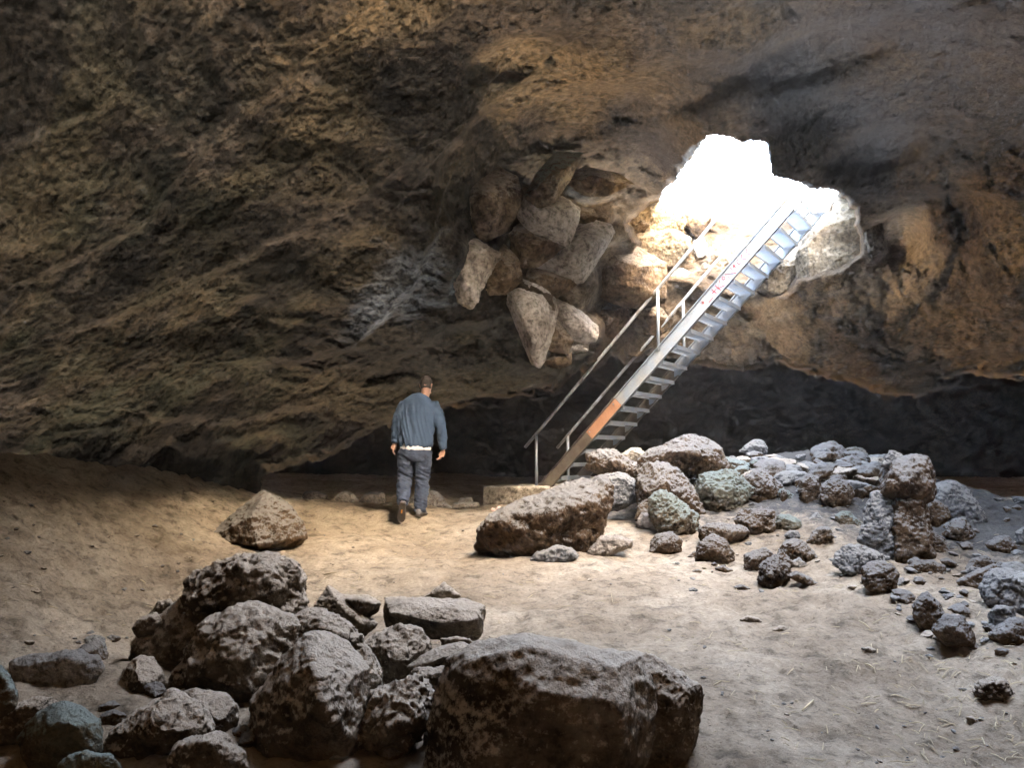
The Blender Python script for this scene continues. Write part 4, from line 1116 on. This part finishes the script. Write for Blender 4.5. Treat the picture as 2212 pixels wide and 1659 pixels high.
# treads: folded front lip, grating bars, back lip
RISE = .226
ntread = 19
for k in range(ntread):
    z = .235 + RISE * k
    s_ = z / math.sin(ANG)
    base = FOOT + RUN * (s_ * math.cos(ANG)) + UZ * (z)
    c = base + RUN * .085 + SIDE * WID / 2 - UZ * .10
    bm = bmesh.new()
    half = WID / 2 - .012
    box(bm, c - RUN * .115, SIDE, RUN, UZ, half, .003, .030)
    box(bm, c + RUN * .115, SIDE, RUN, UZ, half, .003, .030)
    mat = M_STEEL
    fr = part('tread', bm, mat)
    bm = bmesh.new()
    for q in range(30):
        box(bm, c + SIDE * (-half + .015 + (2 * half - .03) * q / 29), SIDE, RUN, UZ, .0022, .1105, .014)
    for q in range(3):
        box(bm, c + RUN * (-.06 + .06 * q) + UZ * .0165, SIDE, RUN, UZ, half - .004, .003, .002)
    g_ = bm_obj('grating', bm, mat); g_.parent = fr
    for sd in (-1, 1):   # the brackets that tie each tread to the stringers
        bm = bmesh.new()
        e = c + SIDE * sd * (half - .006)
        a = bm.verts.new(e - RUN * .11 - UZ * .026); b_ = bm.verts.new(e + RUN * .11 - UZ * .026); d_ = bm.verts.new(e - RUN * .11 - UZ * .13)
        a2 = bm.verts.new(a.co - SIDE * sd * .005); b2 = bm.verts.new(b_.co - SIDE * sd * .005); d2 = bm.verts.new(d_.co - SIDE * sd * .005)
        bm.faces.new([a, b_, d_]); bm.faces.new([a2, d2, b2]); bm.faces.new([a, a2, b2, b_]); bm.faces.new([b_, b2, d2, d_]); bm.faces.new([d_, d2, a2, a])
        k_ = bm_obj('bracket', bm, mat); k_.parent = fr

# handrails
RH = .905
for off in (-.02, WID + .02):
    bm = bmesh.new()
    lo = FOOT + SIDE * off + UZ * RH
    pts = [lo - D3 * .36] + [lo + D3 * t for t in (0, 1, 2, 3.03)] + [lo + D3 * t for t in (3.13, 4, 5.3)]
    tube(bm, pts, .026, 12)
    part('handrail', bm, M_RAIL, smooth=True)
    for s_ in (-.04, 3.10):
        b0 = FOOT + SIDE * off + D3 * max(s_, 0) + (RUN * -.03 if s_ < 0 else Vector())
        bm = bmesh.new()
        tube(bm, [b0 - UZ * (.04 if s_ < 0 else .05), b0 + UZ * (RH - .01)], .025, 12)
        part('handrail_post', bm, M_STEEL, smooth=True)

# ------------------------------------------------------------------ the walking man
MD = ground_hit(905, 1119)
MAN = W(888, 1119, MD)
MAN = Vector((MAN.x, MAN.y, gz(MAN.x, MAN.y)))


def L(cx, cy, y=0.0):
    """a point of the figure, from its place on crop 1, at depth y from its axis"""
    px, py = full('1', (cx, cy))
    p = W(px, py, MD + y)
    return Vector((p.x - MAN.x, y, p.z - MAN.z))


def limb(bm, pts, rad, seg=16, flat=1.0):
    """closed tapering tube with elliptical section; rad = (side, depth) per point"""
    n = len(pts)
    rings = []
    for i, p in enumerate(pts):
        t = (pts[min(i + 1, n - 1)] - pts[max(i - 1, 0)]).normalized()
        v = Vector((0, 1, 0))
        if abs(t.y) > .85: v = Vector((0, 0, 1))
        u = t.cross(v).normalized(); v = u.cross(t).normalized()
        ru, rv = rad[i] if isinstance(rad[i], tuple) else (rad[i], rad[i])
        rings.append([bm.verts.new(p + u * math.cos(2 * math.pi * k / seg) * ru + v * math.sin(2 * math.pi * k / seg) * rv) for k in range(seg)])
    for a, b_ in zip(rings[:-1], rings[1:]):
        for k in range(seg):
            bm.faces.new([a[k], a[(k + 1) % seg], b_[(k + 1) % seg], b_[k]])
    c0 = bm.verts.new(pts[0]); c1 = bm.verts.new(pts[-1])
    for k in range(seg):
        bm.faces.new([c0, rings[0][(k + 1) % seg], rings[0][k]])
        bm.faces.new([c1, rings[-1][k], rings[-1][(k + 1) % seg]])


def solid(name, bm, mat, size, parent, dispf=None, it=3):
    me = bpy.data.meshes.new(name)
    bmesh.ops.recalc_face_normals(bm, faces=bm.faces)
    bm.to_mesh(me); bm.free()
    me = voxel(me, size)
    V = relax(me, coords(me), it)
    me.vertices.foreach_set('co', V.astype(np.float32).ravel()); me.update()
    if dispf:
        V = V + normals(me) * dispf(V)[:, None]
        me.vertices.foreach_set('co', V.astype(np.float32).ravel()); me.update()
    me.polygons.foreach_set('use_smooth', np.ones(len(me.polygons), dtype=bool))
    me.materials.clear(); me.materials.append(mat)
    me.name = name
    o = bpy.data.objects.new(name, me); COL.objects.link(o); o.parent = parent
    return o


M_SKIN = plain('skin', (.46, .26, .19), .55, 0, .12, 40, .001)
M_HAIR = plain('short_dark_hair', (.045, .038, .036), .7, 0, .5, 220, .004)
M_SWEAT = plain('blue_grey_sweatshirt', (.042, .078, .140), .9, 0, .2, 160, .002)
M_TEE = plain('white_shirt', (.72, .73, .76), .8, 0, .08, 60, .002)
M_JEAN = plain('dark_blue_denim', (.030, .045, .080), .85, 0, .45, 18, .003)
M_SHOE = plain('grey_trainer', (.13, .135, .15), .7, 0, .3, 50, .002)
M_SOLE = plain('dark_sole', (.045, .035, .028), .8, 0, .3, 50, .002)
M_TAG = plain('orange_mark', (.55, .23, .03), .7, 0, .1, 50, 0)

person = bpy.data.objects.new('person', None); COL.objects.link(person); person.location = MAN
tag(person, 'man in a blue grey sweatshirt and jeans walking away from us', 'person')

hipC = L(495, 815)
neckB = L(582, 335, .02)
headC = L(592, 247, .035)
shL, shR = L(392, 400, -.01), L(668, 398, .0)
elL, elR = L(352, 575, -.02), L(712, 590, -.03)
wrL, wrR = L(335, 725, .05), L(732, 785, .04)
hiL, hiR = L(428, 835), L(565, 830, .02)
knL, knR = L(415, 1025, .02), L(560, 1040, .08)
anL, anR = L(398, 1215, -.30), L(540, 1290, .04)

# body: one surface
bm = bmesh.new()
limb(bm, [hipC + Vector((0, 0, -.06)), hipC + Vector((0, 0, .06)), L(500, 740), L(510, 620), L(530, 480), L(540, 410), L(560, 365, .01)],
     [(.15, .11), (.165, .12), (.16, .12), (.165, .12), (.17, .11), (.14, .09), (.07, .06)])
limb(bm, [L(572, 360, .01), L(582, 330, .02), L(588, 290, .03)], [(.062, .062), (.056, .06), (.055, .062)])
limb(bm, [headC + Vector((0, .015, -.115)), headC + Vector((0, .012, -.085)), headC + Vector((0, .01, -.04)), headC, headC + Vector((0, -.005, .045)), headC + Vector((0, -.005, .08)), headC + Vector((0, -.005, .098))],
     [(.035, .05), (.056, .078), (.068, .088), (.074, .093), (.070, .088), (.048, .062), (.015, .02)])
FD = Vector((.42, .9, -.12)).normalized()      # the way the face looks: ahead and a little to the right
FR = FD.cross(UZ).normalized()
limb(bm, [headC + FD * .080 + UZ * .005, headC + FD * .108 - UZ * .028, headC + FD * .088 - UZ * .038], [.010, .014, .010], 8)      # nose
limb(bm, [headC + FD * .05 - UZ * .095 - FR * .03, headC + FD * .078 - UZ * .10, headC + FD * .05 - UZ * .095 + FR * .03], [.016, .018, .016], 8)   # chin
limb(bm, [headC + FD * .084 - UZ * .062 - FR * .022, headC + FD * .090 - UZ * .062, headC + FD * .084 - UZ * .062 + FR * .022], [.005, .007, .005], 6)   # lips
for s_ in (-1, 1):
    e = headC + FR * s_ * .072 - FD * .012 - UZ * .018
    limb(bm, [e + UZ * .030, e + UZ * .012 + FR * s_ * .014, e - UZ * .012 + FR * s_ * .012, e - UZ * .030], [.006, .013, .011, .005], 8)
    limb(bm, [headC + FD * .078 + FR * s_ * .018 + UZ * .024, headC + FD * .074 + FR * s_ * .045 + UZ * .024], [.009, .007], 6)  # brow
for sh, el, wr in ((shL, elL, wrL), (shR, elR, wrR)):
    sh = sh + Vector((0, 0, -.045))
    limb(bm, [sh.lerp(L(540, 440), .45), sh.lerp(L(540, 440), .15), sh.lerp(el, .5), el, el.lerp(wr, .5), wr], [.045, .050, .050, .042, .038, .028])
for hi, kn, an in ((hiL, knL, anL), (hiR, knR, anR)):
    limb(bm, [hi + Vector((0, 0, .03)), hi.lerp(kn, .4), kn, kn.lerp(an, .35), an], [.09, .082, .058, .056, .038])


def hand(bm, wr, down, palm_n, thumb, curl):
    """palm, five separate bent fingers, thumb off the side"""
    across = down.cross(palm_n).normalized()
    if across.dot(thumb) < 0: across = -across
    limb(bm, [wr, wr + down * .03, wr + down * .085], [(.024, .02), (.036, .016), (.038, .014)], 12)
    for i, (ln, off) in enumerate(((.072, .030), (.080, .010), (.075, -.010), (.058, -.029))):
        p = wr + down * .082 + across * off
        d1 = (down + palm_n * curl * .35).normalized(); d2 = (down + palm_n * curl * 1.1).normalized(); d3 = (down * .3 + palm_n * curl * 1.3).normalized()
        a = p + d1 * ln * .45; b_ = a + d2 * ln * .32; c = b_ + d3 * ln * .28
        limb(bm, [p, a, b_, c], [.0095, .009, .008, .0065], 8)
    p = wr + down * .032 + across * .030
    a = p + (across * .8 + down * .7).normalized() * .034; b_ = a + (down + palm_n * .4).normalized() * .030
    limb(bm, [p - across * .01, a, b_], [.013, .0105, .008], 8)


hand(bm, wrR + Vector((0, .0, -.005)), Vector((-.35, .05, -.93)).normalized(), Vector((-.8, .2, .25)).normalized(), Vector((0, 1, 0)), .9)
hand(bm, wrL + Vector((0, .0, -.005)), Vector((-.25, .10, -.95)).normalized(), Vector((.8, .1, -.2)).normalized(), Vector((0, 1, 0)), .6)
body = solid('body', bm, M_SKIN, .0065, person, None, 2)

# hair, cropped short
bm = bmesh.new()
limb(bm, [headC + Vector((0, -.035, -.062)), headC + Vector((0, -.026, -.035)), headC + Vector((0, -.020, 0)), headC + Vector((0, -.012, .045)), headC + Vector((0, -.008, .088)), headC + Vector((0, -.008, .112))],
     [(.058, .052), (.071, .064), (.079, .080), (.077, .086), (.052, .06), (.02, .025)])
solid('hair', bm, M_HAIR, .007, person, lambda V: .003 * fbm(V * 60, 2))


def folds_top(V):
    x, z = V[:, 0], V[:, 2]
    t = np.clip((1.45 - z) / .45, 0, 1)
    q = x * 34 + np.sin(z * 5 + 1) * 1.6 + (1.2 - z) * 9 * (x - .05)
    P = np.stack([q, V[:, 1] * 3, z * 1.6], 1)
    f = .026 * ridged(P * .42, 2) * t
    arm = np.abs(x - .06) > .24
    f2 = .010 * fbm(np.stack([x * 8, V[:, 1] * 8, z * 22], 1), 2)
    return np.where(arm, f2, f) + .002 * fbm(V * 30, 2)


bm = bmesh.new()
limb(bm, [L(500, 752), L(500, 730), L(505, 690), L(515, 600), L(530, 480), L(540, 410, .0), L(560, 362, .01), L(575, 335, .015)],
     [(.186, .140), (.196, .148), (.198, .152), (.204, .155), (.222, .148), (.222, .125), (.145, .10), (.078, .07)], 24)
for sh, el, wr in ((shL, elL, wrL), (shR, elR, wrR)):
    sh = sh + Vector((0, 0, -.035))
    limb(bm, [sh.lerp(L(540, 430), .55), sh.lerp(L(540, 430), .1), sh.lerp(el, .5), el, el.lerp(wr, .5), wr.lerp(el, .08), wr], [.070, .078, .078, .070, .062, .055, .040])
solid('sweatshirt', bm, M_SWEAT, .010, person, folds_top)
bm = bmesh.new()
limb(bm, [L(502, 790), L(502, 775), L(503, 745), L(503, 720)], [(.196, .152), (.200, .154), (.196, .15), (.18, .135)], 24)
solid('shirt', bm, M_TEE, .009, person, lambda V: .003 * fbm(V * 20, 2), 1)


def folds_leg(V):
    z = V[:, 2]
    P = np.stack([V[:, 0] * 5, V[:, 1] * 5, z * 20 + V[:, 0] * 9], 1)
    k = np.interp(z, [.1, .3, .5, .62, .8], [1, .8, 1.2, .6, .3])
    return .013 * ridged(P, 2) * k + .003 * fbm(V * 24, 2)


bm = bmesh.new()
limb(bm, [hipC + Vector((0, 0, -.09)), hipC + Vector((0, 0, -.03)), hipC + Vector((0, .0, .04)), L(500, 752)], [(.15, .13), (.196, .155), (.196, .150), (.182, .132)], 24)
for hi, kn, an, e in ((hiL, knL, anL, Vector((0, .0, .0))), (hiR, knR, anR, Vector((0, 0, .0)))):
    limb(bm, [hi + Vector((0, 0, .05)), hi.lerp(kn, .3), hi.lerp(kn, .7), kn, kn.lerp(an, .4), kn.lerp(an, .8), an + e], [.115, .108, .092, .086, .084, .072, .068])
solid('jeans', bm, M_JEAN, .009, person, folds_leg)


def shoe(name, heel, toe, up, mark=False):
    d = (toe - heel).normalized()
    ln = (toe - heel).length
    u = (up - d * up.dot(d)).normalized(); side = d.cross(u).normalized()
    bm = bmesh.new()
    for (t, w, h) in ():
        pass
    rings = []
    prof = [(0, .026, .05), (.06, .036, .085), (.25, .040, .095), (.42, .040, .080), (.62, .048, .055), (.82, .046, .042), (.95, .034, .032), (1.0, .014, .020)]
    for t, w_, h_ in prof:
        c = heel + d * t * ln
        ring = []
        for k in range(14):
            a = 2 * math.pi * k / 14
            ring.append(bm.verts.new(c + side * math.cos(a) * w_ + u * (h_ / 2 + math.sin(a) * h_ / 2)))
        rings.append(ring)
    for a, b_ in zip(rings[:-1], rings[1:]):
        for k in range(14): bm.faces.new([a[k], a[(k + 1) % 14], b_[(k + 1) % 14], b_[k]])
    bm.faces.new(rings[0]); bm.faces.new(rings[-1][::-1])
    o = solid(name, bm, M_SHOE, .008, person, None, 1)
    bm = bmesh.new()
    outl = [(-.01, .0), (-.005, .030), (.10, .041), (.35, .036), (.6, .049), (.85, .048), (.98, .030), (1.02, 0)]
    loop = [(t, w_) for t, w_ in outl] + [(t, -w_) for t, w_ in outl[-2:0:-1]]
    top = [bm.verts.new(heel + d * t * ln + side * w_ + u * .012) for t, w_ in loop]
    bot = [bm.verts.new(heel + d * t * ln + side * w_ - u * .014) for t, w_ in loop]
    bm.faces.new(top); bm.faces.new(bot[::-1])
    for k in range(len(loop)): bm.faces.new([top[k], bot[k], bot[(k + 1) % len(loop)], top[(k + 1) % len(loop)]])
    s_ = bm_obj('sole', bm, M_SOLE, o)
    if mark:
        bm = bmesh.new()
        box(bm, heel + d * .42 * ln - u * .0155, d, side, u, .028, .009, .0015)
        bm_obj('sole_mark', bm, M_TAG, o)
    return o


toeL = L(383, 1372, -.20); heelL = L(398, 1222, -.36)
shoe('shoe', heelL, toeL, Vector((0, .9, .3)), True)
toeR = L(585, 1352, .18); heelR = L(520, 1352, -.04)
heelR.z = max(heelR.z, .018) ; toeR.z = .02; heelR.z = .022
shoe('shoe', heelR, toeR, Vector((0, 0, 1)))

# ------------------------------------------------------------------ small things on the floor
rnd = random.Random(11)


def blocker(px, py):
    return False


protos = []
for k in range(5):
    nv = 16
    pts = [(100 * math.cos(a) * rnd.uniform(.75, 1.1), 70 * math.sin(a) * rnd.uniform(.7, 1.1)) for a in [2 * math.pi * i / nv for i in range(nv)]]
    bm = bmesh.new()
    vs = []
    for i in range(17):
        v = Vector((rnd.gauss(0, 1), rnd.gauss(0, 1), rnd.gauss(0, 1))).normalized()
        vs.append(bm.verts.new(Vector((v.x * 1.0, v.y * .8, v.z * .55)) * rnd.uniform(.7, 1.15)))
    bmesh.ops.convex_hull(bm, input=vs)
    for v in [v for v in bm.verts if not v.link_faces]: bm.verts.remove(v)
    me = bpy.data.meshes.new('pebble'); bm.to_mesh(me); bm.free()
    me = voxel(me, .075)
    V = relax(me, coords(me), 1); V = V + normals(me) * (.10 * fbm(V * 1.6 + k * 9, 3) + .04 * ridged(V * 5 + k, 2))[:, None]
    me.vertices.foreach_set('co', V.astype(np.float32).ravel()); me.update()
    me.polygons.foreach_set('use_smooth', np.ones(len(me.polygons), dtype=bool))
    me.materials.clear(); me.materials.append([M_BLUE, M_ROCK, M_FORE, M_BLUE, M_ROCK][k])
    me.name = 'pebble'
    protos.append(me)
ZONES = [((1400, 985, 1890, 1075), 50, (.16, .32), 'loose rubble rock heaped on the lit pile'),
         ((1330, 990, 1900, 1075), 95, (.06, .20), 'loose rubble rock among the bigger rocks of the lit pile'),
         ((1260, 1040, 1560, 1100), 14, (.06, .13), 'loose rubble rock at the foot of the biggest boulder in the pile'),
         ((1900, 1080, 2212, 1330), 34, (.05, .13), 'loose rubble rock in the right hand rubble'),
         ((160, 1380, 1000, 1659), 44, (.05, .10), 'loose rubble rock down between the dark foreground rocks'),
         ((1930, 1150, 2212, 1430), 70, (.02, .055), 'small loose stone in the rubble strip along the right edge'),
         ((1450, 1080, 1960, 1280), 60, (.018, .05), 'small loose stone on bright sand in front of the lit pile'),
         ((1500, 1000, 1900, 1080), 30, (.03, .07), 'small loose stone in the gaps of the lit pile'),
         ((650, 1100, 1500, 1380), 34, (.008, .022), 'tiny pebble on the open middle floor'),
         ((0, 1080, 480, 1400), 40, (.012, .032), 'tiny pebble on the sandy slope at left'),
         ((1500, 1400, 2212, 1659), 46, (.006, .018), 'tiny pebble on the bare floor at lower right')]
for (x0, y0, x1, y1), n, (r0, r1), lab in ZONES:
    for k in range(n):
        px, py = rnd.uniform(x0, x1), rnd.uniform(y0, y1)
        D = ground_hit(px, py)
        p = W(px, py, D)
        big = 'rubble' in lab and 'loose rubble rock' in lab
        o = bpy.data.objects.new('rubble_rock' if big else 'pebble', protos[rnd.randrange(5)])
        COL.objects.link(o)
        r = rnd.uniform(r0, r1) * rnd.uniform(.7, 1.2)
        o.location = (p.x, p.y, gz(p.x, p.y) + r * .2)
        o.scale = (r, r * rnd.uniform(.8, 1.2), r * rnd.uniform(.7, 1.1))
        o.rotation_euler = (rnd.uniform(-.3, .3), rnd.uniform(-.3, .3), rnd.uniform(0, 6.3))
        tag(o, lab, 'rubble' if big else 'pebble', lab.replace('loose rubble rock', 'loose rubble rocks').replace('small loose stone', 'small loose stones').replace('tiny pebble', 'tiny pebbles'))

M_STRAW = plain('dry_straw', (.48, .40, .26), .8, 0, .3, 12, 0)
bm = bmesh.new()
for (x0, y0, x1, y1), n, ln in [((1880, 1150, 2212, 1659), 260, .05), ((1560, 1020, 1960, 1290), 170, .05), ((640, 1150, 1600, 1400), 90, .06), ((1400, 1350, 2212, 1659), 120, .05), ((0, 1150, 500, 1450), 40, .06)]:
    for k in range(n):
        px, py = rnd.uniform(x0, x1), rnd.uniform(y0, y1)
        D = ground_hit(px, py); p = W(px, py, D)
        a = rnd.uniform(0, 6.28); l = ln * rnd.uniform(.3, 1.6)
        q = Vector((p.x + math.cos(a) * l, p.y + math.sin(a) * l, 0))
        q.z = gz(q.x, q.y) + .006 + rnd.random() * .012
        p = Vector((p.x, p.y, gz(p.x, p.y) + .005))
        m_ = (p + q) / 2 + Vector((rnd.uniform(-.04, .04) * l, rnd.uniform(-.04, .04) * l, .003))
        tube(bm, [p, m_, q], rnd.uniform(.0014, .0030), 4, False)
o = bm_obj('straw', bm, M_STRAW)
tag(o, 'scattered dry straw and chips on the cave floor', 'straw', kind='stuff')
for (x, y), (x2, y2), lab in [(((2925 + 0) / 1.83 + 80, 1478), (1719, 1512), 'thin pale twig lying alone on the bare floor'),
                              ((1792, 1460), (1826, 1480), 'short pale stick lying on the right floor')]:
    pass
twigs = [((1733, 1540), (1758, 1522), 'thin pale twig lying alone on the lower right floor'),
         ((1855, 1345), (1880, 1362), 'short whitish stick on the floor left of the tooth stone'),
         ((1130, 1112), (1065, 1122), 'long thin stick lying left of the long tilted boulder'),
         ((1868, 1440), (1888, 1456), 'whitish splinter on the right floor below the short stick'),
         ((700, 1245), (728, 1240), 'pale straw stalk right of the craggy grey boulder')]
for a, b_, lab in twigs:
    pa = W(a[0], a[1], ground_hit(*a)); pb = W(b_[0], b_[1], ground_hit(*b_))
    pa.z = gz(pa.x, pa.y) + .008; pb.z = gz(pb.x, pb.y) + .01
    bm = bmesh.new(); tube(bm, [pa, (pa + pb) / 2 + Vector((.004, 0, .004)), pb], [.004, .005, .003], 6)
    tag(bm_obj('twig', bm, M_STRAW, smooth=True), lab, 'twig', 'twigs lying on the floor')

# a crumpled scrap in front of the pad
px, py = full('1', (1165, 1300))
D = ground_hit(px, py + 4); p = W(px, py + 4, D)
bm = bmesh.new()
rr = random.Random(3)
vs = []
for c_, r_ in ((Vector((-.045, 0, .06)), .03), (Vector((.035, .01, .06)), .045), (Vector((0, 0, .02)), .035)):
    b2 = bmesh.new()
    vv = [b2.verts.new(c_ + Vector((rr.gauss(0, 1), rr.gauss(0, 1), rr.gauss(0, 1))).normalized() * r_ * rr.uniform(.6, 1.15)) for _ in range(22)]
    bmesh.ops.convex_hull(b2, input=vv)
    for v in [v for v in b2.verts if not v.link_faces]: b2.verts.remove(v)
    t_ = bpy.data.meshes.new('t'); b2.to_mesh(t_); b2.free(); bm.from_mesh(t_); bpy.data.meshes.remove(t_)
M_PINK = plain('pinkish_paper', (.62, .44, .38), .8, 0, .25, 30, .003)
me = bpy.data.meshes.new('scrap'); bm.to_mesh(me); bm.free()
me = voxel(me, .009); me.materials.clear(); me.materials.append(M_PINK)
o = bpy.data.objects.new('paper_scrap', me); o.location = (p.x, p.y, gz(p.x, p.y)); COL.objects.link(o)
tag(o, 'crumpled pinkish scrap on the sand in front of the concrete pad', 'scrap')

# dry roots hanging at the right corner of the opening
bm = bmesh.new()
rr = random.Random(5)
for k in range(14):
    x0 = 1668 + rr.uniform(-4, 10); y0 = 312 + rr.uniform(0, 30)
    a = W(x0, y0, 8.6)
    b_ = W(x0 + rr.uniform(-2, 26), y0 + rr.uniform(30, 62), 8.65 + rr.uniform(-.1, .1))
    m_ = (a + b_) / 2 + Vector((rr.uniform(-.02, .03), 0, rr.uniform(-.02, .02)))
    tube(bm, [a, m_, b_], [.006, .004, .002], 5)
tag(bm_obj('hanging_roots', bm, M_STRAW, smooth=True), 'pale dry roots hanging at the right corner of the opening', 'roots')
HAZE = .0020

# ------------------------------------------------------------------ haze volume added for a soft glow round the opening
bm = bmesh.new()
box(bm, Vector((0, 12, 4)), Vector((1, 0, 0)), Vector((0, 1, 0)), UZ, 45, 45, 9)
hm = bpy.data.materials.new('haze'); hm.use_nodes = True
hm.node_tree.nodes.clear()
ho = hm.node_tree.nodes.new('ShaderNodeOutputMaterial'); hv = hm.node_tree.nodes.new('ShaderNodeVolumePrincipled')
hv.inputs['Density'].default_value = HAZE
hv.inputs['Color'].default_value = (1, .93, .86, 1)
hm.node_tree.links.new(hv.outputs[0], ho.inputs['Volume'])
hz = bm_obj('haze', bm, hm)
tag(hz, 'faint haze added to the cave air for a soft glow', 'haze', kind='stuff')
